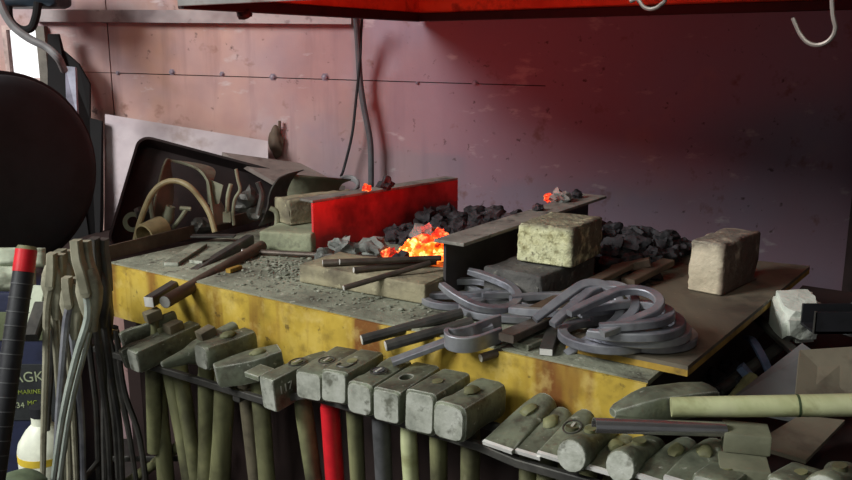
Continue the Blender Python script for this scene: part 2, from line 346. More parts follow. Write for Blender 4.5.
# weld drip on the side lip
G().rock((.018, .014, .012), 4, 2, .4, M.Translation(hp(0, .17, -.012))).done('weld_lump', lipm, hood)
G().tube([hp(0, -.03, .055), hp(HL, -.03, .055)], .006).done('hook_rail', dsteel, hood)
for q in (.02, .75, 1.48): G().tube([hp(q, -.03, .055), hp(q, .004, .055)], .005).done('rail_bracket', dsteel, hood)
for i, (px, py, lab) in enumerate(((652, 9, 'small pale wire hook hanging left, only its curl showing'), (818, 45, 'long pale S-shaped wire hook hanging at the top right'))):
    b = HF+VV*-.03; d = ray(px, py); k = (b-EYE).dot(VV)/d.dot(VV); p = EYE+d*k     # lowest point of the hook
    top = V((p.x, p.y, HZ+.0505)); r = .017
    X = (U*.9-VV*.1).normalized()
    pts = [p-X*r*1.9+ZZ*r*1.9, p-X*r*1.3+ZZ*r*.8, p-X*r*.7+ZZ*r*.18, p, p+X*r*.7+ZZ*r*.3, p+X*r*1.05+ZZ*r*1.1]
    if i: pts += [p+X*r*.7+ZZ*r*2.6]
    else: pts[0:1] = [p-X*r*1.9+ZZ*r*.65]
    s0 = (top-b).dot(U); q = b+U*s0
    for a in (-60, -20, 30, 80, 130, 180, 230):
        a = math.radians(a); pts.append(V((0, 0, HZ+.055))+V((q.x, q.y, 0))+VV*-.0085*math.sin(a-1.57)*1+ZZ*.0085*math.sin(a))
    g = G().tube(spline(pts, 5), .0027, 8); tag(g.done('wire_hook', hookm), lab, 'hook', 'wire hooks on the hood rail')

# ------------------------------------------------------------------ forge table
tb = thing('forge_table', 'steel forge table with ash-covered top and rust-streaked yellow front', 'table', M.Translation(T(0, 0, 0)) @ M.Rotation(YAW, 4, 'Z'))
G().box((0, .0, TZ-.008), (TL, TD, TZ), bev=.001).done('tabletop', tabtop, tb)
G().box((0, -.006, TZ-.115), (TL, -.0003, TZ-.003)).done('front_apron', yel, tb, 0)
for nm, a, b in (('side_apron', (.004, .0205), (.02, TD-.021)), ('side_apron', (TL-.02, .0205), (TL-.004, TD-.021)), ('back_apron', (.004, TD-.02), (TL-.004, TD-.003))):
    G().box((a[0], a[1], TZ-.115), (b[0], b[1], TZ-.0082)).done(nm, darkp, tb, 0)
for x in (.03, TL-.09):
    for y in (.03, TD-.09): G().box((x, y, 0), (x+.06, y+.06, TZ-.116)).done('leg', darkp, tb, 0)
G().box((.10, .04, .08), (TL-.1, .06, TZ-.14)).done('lower_panel', darkp, tb, 0)
G().box((TL-.035, .10, .08), (TL-.025, TD-.1, TZ-.116)).done('lower_panel', darkp, tb, 0)
G().box((.10, TD-.05, .08), (TL-.1, TD-.04, TZ-.116)).done('lower_panel', darkp, tb, 0)
# ash on the top (uncountable): a scatter of small crumbs
g = G(); rr = random.Random(3)
for i in range(520):
    if i < 330:
        px = rr.gauss(288, 20); py = rr.gauss(270, 6)+(px-290)*.10
    else:
        px = rr.uniform(215, 480); py = 262+(px-215)*.19+rr.uniform(2, 20)
    p = at(px, py, TZ); loc = p-T(0, 0); ss = loc.dot(U); t = loc.dot(VV)
    if not (.02 < ss < TL-.02 and .012 < t < TD-.05): continue
    r = rr.uniform(.0010, .0030)*(1.3 if i < 330 else 1)*(1.7 if rr.random() < .08 else 1)
    g.rock((r*1.3, r, r*.7), i, 1, .4, M.Translation(p+ZZ*r*.45))
tag(g.done('ash_crumbs', Mat('ash_grain', .9).base(60, [(.3, (80, 80, 72)), (.5, (126, 128, 114)), (.8, (170, 170, 156))]).end(), None, 0), 'pale ash and clinker crumbs scattered over the table top', 'ash', kind='stuff')

# plate / board on the right end of the table
BZ = TZ+.016
q = [at(688, 366, BZ), at(810, 266, BZ), at(742, 259, BZ), at(652, 286, BZ), at(566, 341, BZ)]
bd = thing('top_board', 'brown scale-covered board with yellow edge on the table right end', 'board', q[0]-ZZ*.0155)
g = G(); g.slab([p-q[0]+ZZ*.0155 for p in q], (0, 0, 1), .0058); g.done('board_face', boardm, bd, 0)
g = G(); g.slab([p-q[0]+ZZ*.0096 for p in q], (0, 0, 1), .0092); g.done('board_edge', edgem, bd, 0, 'yellow worn lower ply of the board')

# ------------------------------------------------------------------ bricks
def brick_at(name, label, p, ang, l, w, h, mat, seed, group='loose bricks on the forge', rough=.003, z=None, tilt=None, bev=.006):
    m = M.Translation(V(p)) @ M.Rotation(math.radians(ang), 4, 'Z')
    if tilt: m = m @ tilt
    o = G().brick(l, w, h, seed, rough, bev=bev).done(name, mat, None, 40); o.matrix_world = m
    return tag(o, label, 'brick', group)
def corner(px, py, z): return at(px, py, z)
cb = at(541, 276, .813); Zc = TZ+.001
R_ = lambda a: V((math.cos(math.radians(a)), math.sin(math.radians(a)), 0))
# dark lower brick: front corner cb, left along 139 deg, right along 45 deg
p = V((cb.x, cb.y, Zc))-R_(-39)*.118
brick_at('fire_brick', 'sooty black brick lying under the speckled pale brick', p, -39, .118, .19, .812-Zc, darkb, 1)
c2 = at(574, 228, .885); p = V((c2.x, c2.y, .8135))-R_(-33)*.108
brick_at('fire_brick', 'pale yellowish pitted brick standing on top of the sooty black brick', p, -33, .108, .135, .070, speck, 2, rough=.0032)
c3 = at(425, 305, Zc); p = V((c3.x, c3.y, Zc))-R_(-32)*.28
brick_at('fire_brick', 'long low buff brick at the table front below the fire', p, -32, .28, .125, .036, fireb, 3, rough=.002, bev=.004)
c4 = at(312, 253, Zc); p = V((c4.x, c4.y, Zc))-R_(-14)*.125
brick_at('fire_brick', 'grey-green low brick at the left end of the red plate', p, -14, .125, .15, .042, greenb, 4, rough=.002, bev=.005)
p = at(291, 226, .7935)
brick_at('fire_brick', 'crumbly tan half brick stacked behind the red plate', p+V((-.004, .0, 0)), 36, .20, .075, .058, fireb, 5, rough=.005)
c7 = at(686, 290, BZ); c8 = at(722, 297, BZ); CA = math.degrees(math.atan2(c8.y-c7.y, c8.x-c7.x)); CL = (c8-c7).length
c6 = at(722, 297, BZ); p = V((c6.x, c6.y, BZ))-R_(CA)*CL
brick_at('fire_brick', 'tall cream brick with darker grey top standing on the right board', p, CA, CL, .155, .092, creamb, 6, rough=.003)
# white stone
ST = at(806, 347, .70)
g = G(); t = [(-.042, -.035, 0), (.03, -.03, 0), (.042, .04, 0), (-.03, .045, 0)]; tt = [(-.052, -.036, .06), (.022, -.045, .052), (.055, .03, .085), (-.03, .05, .08)]
me = bmesh.new(); vs = [me.verts.new(v) for v in t+tt]; bmesh.ops.convex_hull(me, input=vs)
bmesh.ops.bevel(me, geom=me.edges[:], offset=.010, segments=2, affect='EDGES'); bmesh.ops.triangulate(me, faces=me.faces[:])
bmesh.ops.subdivide_edges(me, edges=[e for e in me.edges if e.calc_length() > .015], cuts=2)
for v in me.verts:
    if v.co.z > .003: v.co += noise.noise_vector(v.co*30)*.0022
me.verts.index_update(); g._add([v.co for v in me.verts], [[v.index for v in f.verts] for f in me.faces]); me.free()
o = g.done('white_stone', stone, None, 50); o.matrix_world = M.Translation(ST+V((0, .04, .001))) @ M.Rotation(math.radians(8), 4, 'Z') @ M.Scale(.96, 4)
tag(o, 'white chipped stone block right of the table, in front of wall', 'stone')

# ------------------------------------------------------------------ angle irons around the fire
# front angle iron: web with a top flange
w_b = at(443, 296, Zc); dirn = (T(0, 1, 0)-T(0, 0, 0)).normalized(); rgt = U
AH = .098; AL = .60
ai = thing('angle_iron', 'long dark angle iron with ash-grey top flange right of the fire', 'angle iron', frame(w_b, dirn))
# local x along bar, y = left (-U), z up
G().box((0, -.006, 0), (AL, 0, AH), bev=.001).done('web', Mat('dark_angle_steel', .6, .3).base(10, [(.3, (58, 54, 56)), (.6, (78, 73, 74))]).bump(40, .2).end(), ai, 0)
G().box((-.012, -.05, AH+.0003), (AL, .012, AH+.0065), bev=.0015).done('flange', Mat('ashy_flange', .8, .1).base(14, [(.3, (112, 108, 102)), (.6, (146, 142, 134))]).over((70, 66, 64), 30, .56, .68, .8).bump(70, .5).end(), ai, 0)
rp0 = at(314, 251, Zc); rp1 = at(458, 178, .862); dd = V((rp1.x-rp0.x, rp1.y-rp0.y, 0))
ri = thing('angle_iron', 'broad dark-red angle iron plate standing behind the fire', 'angle iron', frame(V((rp0.x, rp0.y, Zc)), dd))
RL = dd.length
G().box((0, 0, 0), (RL, .006, .106), bev=.001).done('web', redm, ri, 0)
G().box((0, 0, .1063), (RL, .045, .112), bev=.0015).done('flange', bpy.data.materials['ashy_flange'], ri, 0)

# ------------------------------------------------------------------ coke
protos = []
for i in range(7):
    g = G().rock((.021, .018, .015), i+20, 3, .75, None, 1.7); o = g.done('coke_lump', coal, None, 45); protos.append(o.data); bpy.data.objects.remove(o)
def coal_at(p, r, lab, mat=None, seed=0, grp='coke lumps heaped in the fire trough'):
    o = bpy.data.objects.new('coke_lump', protos[seed % 7]); C.objects.link(o)
    rn = random.Random(seed*13+5)
    o.matrix_world = M.Translation(V(p)) @ M.Rotation(rn.uniform(0, 6), 4, 'Z') @ M.Rotation(rn.uniform(-.5, .5), 4, 'X') @ M.Scale(r/.018, 4)
    if mat:
        o.material_slots[0].link = 'OBJECT'; o.material_slots[0].material = mat
    return tag(o, lab, 'coke', grp)
rn = random.Random(11)
placed = []
def heap(n, rng, hfun, rr, lab, grp, mat=None, seed0=0, tries=60):
    k = 0
    for i in range(n):
        for _ in range(tries):
            ss, t = rng(); z = hfun(ss, t); r = rn.uniform(*rr); p = T(ss, t, TZ+z+r*.6)
            if all((p-q).length > (r+r2)*.92 for q, r2 in placed): break
        else: continue
        placed.append((p, r)); coal_at(p, r, lab, mat, seed0+i, grp)
# table coordinates of the two irons
def st(p): l = V(p)-A0; return l.dot(U), l.dot(VV)
s_r, t_r = st(rp0); s_r1, t_r1 = st(rp1); s_a, t_a = st(w_b)
fx, ft = st(at(418, 252, .77))
def trough():
    t = rn.uniform(t_r+.16, .72); f = rn.random()
    sl = s_r+(s_r1-s_r)*(t-t_r)/(t_r1-t_r)+.035; return sl+(s_a-.035-sl)*f, t
def hh(ss, t):
    return (rn.random()**1.2)*.042*min(1, max(.15, (t-t_r-.1)/.3))
heap(150, trough, hh, (.017, .027), 'dark coke lump in the heap between the two angle irons', 'coke lumps heaped in the fire trough')
def right():
    return rn.uniform(s_a+.07, TL-.18), rn.uniform(.46, .74)
def hr(ss, t): return rn.random()*.035
heap(110, right, hr, (.017, .028), 'dark coke lump spilled behind the bricks right of the angle iron', 'coke lumps spilled on the right', seed0=200)
# grey lumps at the mouth of the fire
for i, (px, py, r, lab) in enumerate(((374, 249, .026, 'ash-grey coke lump beside the glowing fire'), (343, 246, .024, 'dark grey flat coke lump against the red plate'), (402, 258, .015, 'small dark lump under the red embers'), (325, 256, .018, 'low grey lump at the foot of the red plate'))):
    p = at(px, py, TZ+.022); coal_at(p, r, lab, greyc if i != 2 else coal, 300+i, 'lumps at the fire mouth')
for i, (px, py, z, r, mt) in enumerate(((413, 247, .785, .019, hot), (424, 250, .785, .021, hot), (434, 252, .780, .018, hot), (441, 244, .790, .019, hot), (428, 241, .80, .016, warm), (408, 254, .772, .015, hot),
        (390, 253, .775, .013, warm), (417, 257, .772, .013, hot), (432, 258, .770, .013, hot), (443, 256, .772, .014, hot), (440, 236, .81, .015, warm))):
    coal_at(at(px, py, z), r, 'glowing orange coke lump in the heart of the fire' if mt is hot else 'dull red glowing coke lump at the edge of the fire', mt, 400+i, 'glowing coke')
p = at(425, 236, .80); coal_at(p, .026, 'large ash-covered lump resting over the glowing fire', greyc, 431, 'lumps over the fire')
zf = Zc+AH+.0065
for px, py, r, mt, lab in ((549, 198, .010, warm, 'glowing red ember on top of the dark angle iron'), (560, 197, .017, greyc, 'grey coke lump beside the ember on the dark angle iron'), (577, 195, .011, coal, 'small dark lump lying on the dark angle iron flange'), (538, 208, .009, coal, 'tiny dark lump lowest on the dark angle iron flange')):
    p = at(px, py, zf+r*.6); coal_at(p, r, lab, mt, int(px), 'lumps on the angle irons')
for px, py, r, mt, lab in ((367, 188, .009, warm, 'flat glowing ember on top of the red angle iron'), (386, 184, .017, coal, 'dark lump beside the ember on the red angle iron'),):
    p = at(px, py, .87+r*.6); coal_at(p, r, lab, mt, int(px), 'lumps on the angle irons')

# ------------------------------------------------------------------ rods and bars
def bar(name, label, a, b, r, mat, cat='rod', group=None, sq=None, endm=None, mid=None, n=10):
    a, b = V(a), V(b); d = (b-a)
    t = thing(name, label, cat, frame(a, d), group)
    L = d.length
    pts = [(0, 0, 0)]+([(L*m_[0], m_[1], m_[2]) for m_ in mid] if mid else [])+[(L, 0, 0)]
    if mid: pts = spline(pts, 6)
    G().tube(pts, 1 if sq else r, n, True, sq).done('shaft', mat, t)
    if endm:
        k = .0012
        if sq: G().box((-k, -sq[0]*.9, -sq[1]*.9), (0, sq[0]*.9, sq[1]*.9)).done('cut_end', endm, t, 0, 'bright cut end')
        else: G().lathe([(r*.9, -k), (r*.9, 0)], 12, M.Rotation(math.pi/2, 4, 'Y')).done('cut_end', endm, t, 35, 'bright cut end')
    return t
# two long thick bars sticking out over the left of the front edge
a = atv(149, 302, -.085); b = at(250, 239, TZ+.014); bar('square_bar', 'thick square dark bar jutting over the yellow front edge, left one', a, b, .011, dsteel, 'bar', 'thick bars over the left edge', (.0105, .0105), bright)
a = atv(165, 302, -.085); b = at(262, 246, TZ+.015); bar('round_bar', 'thick round rusty bar jutting over the yellow front edge, right one', a, b, .0125, brown, 'bar', 'thick bars over the left edge', None, bright, n=14)
# rods resting with their tips in the fire
F = lambda x, y, z: at(x, y, z)
for i, (a, b, r, lab) in enumerate((
    (F(243, 251, TZ+.008), F(378, 258, TZ+.012), .0055, 'long thin dark rod lying along the grey-green brick'),
    (F(323, 263, TZ+.0435), F(432, 259, TZ+.046), .0065, 'dark rod on the long buff brick, leftmost bright end'),
    (F(340, 262, TZ+.0575), F(441, 258, TZ+.055), .0055, 'dark rod lying across other rods, second bright end'),
    (F(354, 270, TZ+.0425), F(436, 262, TZ+.044), .0055, 'short dark rod on the long brick ending in the fire'),
    (F(344, 288, TZ+.026), F(430, 263, TZ+.054), .005, 'thin rod leaning on the long brick, lowest bright end'))):
    bar('work_rod', lab, a, b, r, rodm, 'rod', 'rods heating in the fire', None, bright)
# flats on the left end of the table
for a, b, lab in (((171, 264), (200, 245), 'narrow flat steel strip on the table left end'), ((196, 262), (232, 247), 'wider flat steel strip beside the thick bars')):
    bar('flat_strip', lab, F(*a, TZ+.0045), F(*b, TZ+.0045), 1, tabtop, 'strip', 'flat strips on the table left', (.016, .0035), worn)
bar('brass_offcut', 'tiny yellowish offcut lying by the thick bars', F(228, 271, TZ+.005), F(240, 267, TZ+.005), 1, edgem, 'offcut', None, (.006, .004))
# bars in the middle of the front edge
L3 = [((362, 340), -.055, (462, 313), .016, .0085, None, 'round dark bar over the middle front edge, upper of the pair', dsteel),
      ((386, 346), -.06, (472, 322), .014, .0085, None, 'round dark bar over the middle front edge, lower of the pair', dsteel),
      ((481, 358), -.025, (570, 330), .012, .0065, None, 'thin dark rod below the horseshoes, lower bright end', rodm),
      ((491, 340), .012, (575, 306), .03, .0075, None, 'dark rod below the horseshoes, upper bright end', rodm)]
for a, ta, b, zb, r, sq, lab, mt in L3:
    pa = atv(*a, ta); pb = F(*b, TZ+zb)
    if pa.z < TZ+r+.001 and ta > -.004: pa = F(*a, TZ+r+.001)
    bar('steel_rod', lab, pa, pb, r, mt, 'rod', 'rods over the front edge', sq, bright)
bar('flat_bar', 'long grey flat bar reaching from the hammers to the table', atv(392, 362, -.07), F(492, 325, TZ+.02), 1, shoem, 'bar', None, (.011, .004), None)
bar('flat_bar', 'dark flat bar with pale end under the middle horseshoes', F(506, 338, TZ+.02), F(590, 300, TZ+.022), 1, rodm, 'bar', 'flat bars under the horseshoes', (.013, .006))
bar('flat_bar', 'brown flat bar leaning over the sooty brick', F(530, 313, TZ+.02), F(628, 265, TZ+.05), 1, brown, 'bar', 'flat bars under the horseshoes', (.012, .005))
bar('flat_bar', 'dark short flat bar standing at the pile with bright tip', F(546, 352, TZ+.006), F(556, 322, TZ+.014), 1, dsteel, 'bar', 'flat bars under the horseshoes', (.010, .005), bright)
bar('flat_bar', 'pale flat bar beneath the horseshoes at the plate edge', F(520, 346, TZ+.0045), F(570, 326, TZ+.0045), 1, tabtop, 'bar', 'flat bars under the horseshoes', (.015, .004))
bar('flat_bar', 'brown bent bar behind the horseshoe pile beside the coke', F(628, 282, TZ+.03), F(668, 262, TZ+.04), 1, brown, 'bar', 'bars behind the horseshoe pile', (.013, .006))
bar('flat_bar', 'brown curved bar half buried in the right coke', F(612, 270, TZ+.03), F(650, 262, TZ+.05), 1, brown, 'bar', 'bars behind the horseshoe pile', (.010, .008))
# hooked strap
P = [F(500, 322, TZ+.02), F(485, 327, TZ+.018), F(470, 333, TZ+.017), F(456, 336, TZ+.016), F(447, 336, TZ+.016), F(449, 342, TZ+.014), F(462, 345, TZ+.013), F(478, 343, TZ+.014), F(500, 335, TZ+.016)]
tag(G().tube(spline(P, 6), 1, sq=(.0035, .012)).done('bent_strap', shoem), 'flat strap bent into a narrow loop over the front edge', 'strap')
G_ = thing('edge_plate', 'worn grey steel plate on the table front corner below the big pile', 'plate', M.Translation(T(0, 0, 0)) @ M.Rotation(YAW, 4, 'Z'))
G().box((.925, -.010, .0008), (TL+.006, .022, .013), bev=.0025).done('plate_body', tabtop, G_)

# ------------------------------------------------------------------ horseshoes
def shoe_mesh(a=.056, L=.085, w=.0075, h=.006, open_=.8):
    pts = []
    for i in range(25):
        t = math.radians(-90+180*i/24); pts.append((a*math.cos(t)*1.0, a*math.sin(t), 0))
    tail0 = [(-L*k/4, -a*(1-(1-open_)*(k/4)**2), 0) for k in range(4, 0, -1)]
    tail1 = [(-L*k/4, a*(1-(1-open_)*(k/4)**2), 0) for k in range(1, 5)]
    pts = tail0+pts+tail1
    return G().tube(pts, [.82]+[1]*(len(pts)-2)+[.82], sq=(w, h), up=(0, 0, 1))
sm = []
for k in ((.052, .066, .0072, .0058, .74), (.062, .072, .0075, .0062, .66), (.038, .084, .0068, .0056, .92)):
    o = shoe_mesh(*k).done('horseshoe', shoem); sm.append(o.data); bpy.data.objects.remove(o)
# px, py, z, yaw (direction of the toe), tilt about own axes, mesh, label
SH = [
 (454, 298, .757, -80, 0, 0, 0, 'horseshoe lying flat with its toe forward, front left of the pile by the angle iron'),
 (487, 293, .785, -38, 6, -14, 0, 'horseshoe propped on others, leaning open towards the fire'),
 (470, 288, .768, -8, 4, 3, 2, 'horseshoe lying behind the propped one beside the black brick'),
 (556, 304, .784, -6, -4, 2, 1, 'wide horseshoe lying in front of the sooty black brick'),
 (536, 301, .770, 8, 2, -2, 2, 'narrow horseshoe under the wide one by the sooty brick'),
 (494, 309, .758, 165, 2, 2, 0, 'horseshoe whose straight arm points left beneath the wide one'),
 (606, 335, .774, 205, 0, 0, 1, 'horseshoe at the left front of the big pile, toe to the left'),
 (648, 334, .7735, -22, 0, 0, 1, 'lowest horseshoe of the stack on the board'),
 (641, 329, .787, -14, 0, 1, 1, 'second horseshoe from the bottom of the stack on the board'),
 (635, 322, .800, -2, 1, 2, 1, 'third horseshoe up in the stack on the board'),
 (632, 314, .813, 12, -2, 3, 0, 'fourth horseshoe up in the stack on the board'),
 (594, 306, .806, 44, 34, 33, 2, 'horseshoe standing steeply at the left of the big pile'),
 (609, 304, .812, 42, 16, 26, 2, 'horseshoe leaning behind the steep one in the big pile'),
 (632, 303, .828, 30, 8, 12, 2, 'topmost horseshoe lying crosswise over the stack'),
]
for i, (px, py, z, yaw, rx, ry, k, lab) in enumerate(SH):
    o = bpy.data.objects.new('horseshoe', sm[k]); C.objects.link(o)
    o.matrix_world = M.Translation(at(px, py, z)) @ M.Rotation(math.radians(yaw), 4, 'Z') @ M.Rotation(math.radians(rx), 4, 'X') @ M.Rotation(math.radians(-ry), 4, 'Y')
    tag(o, lab, 'horseshoe', 'forged horseshoes on the table')

# ------------------------------------------------------------------ hammer rack and hammers
rk = thing('hammer_rack', 'low steel two-bar rack in front of the table carrying the hammers', 'rack', M.Translation(T(0, 0, 0)) @ M.Rotation(YAW, 4, 'Z'))
def zr(sx): return .628
RAIL = [(-.06, .618), (.30, .619), (.57, .622), (.66, .655), (.80, .656), (.97, .655), (1.03, .648), (1.4, .655), (1.75, .66)]
for y in (-.122, -.058):
    G().tube([(a, y, b) for a, b in RAIL], 1, sq=(.005, .006)).done('rail_bar', dsteel, rk)
for x, z in ((.0, .607), (.50, .610), (1.1, .630)): G().tube([(x, -.124, z), (x, .0025, z)], 1, sq=(.008, .005)).done('rail_arm', dsteel, rk)
G().tube([(1.7, -.08, 0), (1.7, -.08, zr(1.7)-.013)], .012).done('rack_post', dsteel, rk); G().tube([(1.7, -.124, zr(1.7)-.015), (1.7, -.04, zr(1.7)-.015)], 1, sq=(.012, .003)).done('rail_arm', dsteel, rk)

def head_block(L, w, h, cham=.006, waist=1.0, peen=0):
    g = G(); secs = []
    def S(x, ww, hh, r, zo=0): secs.append([(x, a, b-h/2+zo) for a, b in rrect(ww, hh, r, 3)])
    S(0, w*.88, h*.88, cham); S(.004, w, h, cham)
    S(L*.22, w, h, cham)
    S(L*.36, w*waist, h*waist, cham); S(L*.64, w*waist, h*waist, cham)
    if peen: S(L*.7, w, h*.9, cham); S(L-.003, w*.95, h*.28, cham*.6, -h*.0); S(L, w*.88, h*.2, cham*.5)
    else: S(L*.78, w, h, cham); S(L-.004, w, h, cham); S(L, w*.88, h*.88, cham)
    return g.loft(secs)
def head_round(L, w, h):
    g = G(); secs = []
    def S(x, ww, hh, r): secs.append([(x, a, b-h/2) for a, b in rrect(ww, hh, r, 5)])
    S(0, w*.9, h*.9, w); S(.004, w, h, w); S(L*.24, w, h, w); S(L*.34, w*.84, h*.84, w*.3); S(L*.62, w*.84, h*.84, w*.3); S(L*.72, w*.95, h*.95, w*.3); S(L, w*.8, h*.8, w*.3)
    return g.loft(secs)
def head_chisel(L, w, h):       # flat top tapering to a sharp front edge
    g = G(); secs = []
    def S(x, ww, hh, r): secs.append([(x, a, b-hh/2) for a, b in rrect(ww, hh, r, 4)])
    S(0, w*1.02, .005, .001); S(L*.28, w*1.0, h*.55, .004); S(L*.5, w, h, .008); S(L*.78, w, h, w*.3); S(L*.94, w*.93, h*.96, w*.4); S(L, w*.7, h*.8, w*.35)
    return g.loft(secs)
def head_flatter(L, w, h):
    g = G(); secs = []
    def S(x, ww, hh, r, zo=0): secs.append([(x, a, b-h/2+zo) for a, b in rrect(ww, hh, r, 3)])
    S(0, w*.95, h*.95, .003); S(.003, w, h, .003); S(.010, w, h, .003); S(L*.4, w, h*.97, .004); S(L*.8, w*.9, h*.85, .006); S(L, w*.8, h*.7, .006)
    return g.loft(secs)
def head_spike(L, w, h):
    g = G(); secs = []
    def S(x, ww, hh, r): secs.append([(x, a, b-hh/2) for a, b in rrect(ww, hh, r, 5)])
    S(0, w*.2, h*.25, w); S(.004, w*.32, h*.36, w); S(L*.3, w*.62, h*.7, w*.3); S(L*.46, w*1.1, h, w*.25); S(L*.66, w*1.15, h, w*.2); S(L*.8, w*.8, h*.85, w*.2); S(L*.97, w*.75, h*.8, w*.2); S(L, w*.6, h*.6, w*.2)
    return g.loft(secs)
def head_lens(L, w, h):
    g = G(); secs = []
    def S(x, ww, hh, r): secs.append([(x, a, b-hh/2) for a, b in rrect(ww, hh, r, 3)])
    S(0, w*.4, h*.86, .003); S(.003, w*.46, h*.95, .003); S(L*.35, w*.85, h, .003); S(L*.52, w, h, .004); S(L*.74, w*.95, h, .004); S(L*.82, w*.8, h, .003); S(L-.003, w*.74, h*.95, .003); S(L, w*.68, h*.86, .003)
    return g.loft(secs)
def cut_hole(o, x, rx, ry, depth, z0=.02):
    t = G(); t.loft([[(x+rx*math.cos(a), ry*math.sin(a), z) for a in [2*math.pi*j/20 for j in range(20)]] for z in (-depth, z0)])
    c = t.done('cutter', steel, None, 0)
    md = o.modifiers.new('b', 'BOOLEAN'); md.object = c; md.operation = 'DIFFERENCE'; md.solver = 'EXACT'
    sv = o.parent, M(); o.parent = None; o.matrix_world = M(); bpy.context.view_layer.update()
    me = bpy.data.meshes.new_from_object(o.evaluated_get(bpy.context.evaluated_depsgraph_get()))
    o.modifiers.clear(); o.data = me; me.set_sharp_from_angle(angle=math.radians(35)); o.parent, o.matrix_local = sv[0], sv[1]
    bpy.data.objects.remove(c)
GRP = 'hammers and forge tools hung on the rack'
def hammer(name, lab, kind, f, b, w, h, eye, hb, hmat=None, vf=-.15, vb=-.03, hr=(.016, .012), eyekind='wedge', hl=None, cat='hammer', hmlab=None, face=True):
    pf, pb = atv(*f, vf), atv(*b, vb); d = pb-pf; L = d.length; m = frame(pf, d); t = thing(name, lab, cat, m, GRP)
    ho = {'block': lambda: head_block(L, w, h), 'waist': lambda: head_block(L, w, h, .007, .86), 'oct': lambda: head_block(L, w, h, w*.22, .94), 'peen': lambda: head_block(L, w, h, .006, 1, 1),
          'round': lambda: head_round(L, w, h), 'chisel': lambda: head_chisel(L, w, h), 'flatter': lambda: head_flatter(L, w, h), 'spike': lambda: head_spike(L, w, h), 'lens': lambda: head_lens(L, w, h)}[kind]().done('head', steel, t)
    ex = eye*L; inv = m.inverted()
    if eyekind == 'hole': cut_hole(ho, ex, .013, .009, .02)
    if face:
        k = .0009
        if kind == 'round': sec = rrect(w*.88, h*.88, w, 5)
        elif kind == 'chisel': sec = None
        elif kind == 'spike': sec = rrect(w*.16, h*.2, w, 5)
        elif kind == 'lens': sec = rrect(w*.36, h*.8, .003, 3)
        elif kind == 'waist': sec = rrect(w*.8, h*.86, .004, 3)
        elif kind == 'flatter': sec = rrect(w*.9, h*.9, .003, 3)
        elif kind == 'oct': sec = rrect(w*.86, h*.86, w*.19, 3)
        else: sec = rrect(w*.86, h*.86, .005, 3)
        zo = {'spike': h/2-h*.125, 'lens': h/2-h*.43}.get(kind, 0)
        if sec: G().loft([[(x, a, c-h/2+zo) for a, c in sec] for x in (-k, .001)]).done('striking_face', worn, ho, 30, 'bright worn striking face')
        else: G().box((-.001, -w*.5, -.005), (.004, w*.5, .0004)).done('cutting_edge', bright, ho, 0, 'bright ground edge')
    if kind == 'flatter': G().box((-.002, w*.5+.0002, -.010), (.032, w*.5+.034, -.001), bev=.002).done('face_flange', steel, t)
    # handle through the eye
    top = V((ex, 0, -.024 if eyekind == 'hole' else .0015)); bw = atv(*hb, (vf+vb)/2+.0)
    bl = inv @ bw; dv = (bl-top).normalized(); Lh = hl or .36
    hmat = hmat or wood; sleeve = hmat is redp
    if sleeve: hmat = wood
    g = G(); rings = []; side = V((0, 1, 0)); side = (side-dv*side.dot(dv)).normalized(); fw = dv.cross(side)
    for k, q in ((0, .62), (h*.9, .62), (h*1.0, .9), (h+.03, 1.0), (Lh*.55, .92), (Lh*.85, 1.05), (Lh-.004, 1.02), (Lh, .8)):
        if kind == 'flatter' and k < h: pass
        c = top+dv*k; rings.append([c+side*hr[1]*q*math.sin(a)+fw*hr[0]*q*math.cos(a) for a in [2*math.pi*j/14 for j in range(14)]])
    ha = g.loft(rings).done('handle', hmat, t, 35)
    if sleeve:
        rings = []
        for k, q in ((h*1.02, 1.05), (h+.03, 1.12), (h+.0301, 1.2), (Lh*.95, 1.2)):
            c = top+dv*k; rings.append([c+side*hr[1]*q*math.sin(a)+fw*hr[0]*q*math.cos(a) for a in [2*math.pi*j/14 for j in range(14)]])
        G().loft(rings).done('sleeve', redp, ha, 35, 'red plastic sleeve')
    if eyekind == 'wedge':
        G().rock((.014, .010, .0065), int(f[0]), 2, .35, M.Translation((ex, 0, .0012))).done('handle_end', wood, ha, 40, 'pale mushroomed handle end')
    elif eyekind == 'ring':
        G().lathe([(.011, 0), (.0125, 0), (.0125, .0016), (.011, .0016)], 20, M.Translation((ex, 0, -.0006)) @ M.Scale(1.25, 4, V((1, 0, 0))), True).done('eye_rim', dsteel, ho)
        G().box((-.008, -.0018, 0), (.008, .0018, .0022), M.Translation((ex, 0, 0))).done('wedge', worn, ha, 0)
    elif eyekind == 'peg':
        G().box((-.015, -.012, -.004), (.015, .012, .016), M.Translation((ex, 0, 0)), bev=.003).done('handle_end', woodd, ha, 35, 'dark square handle end')
    return t, m, L
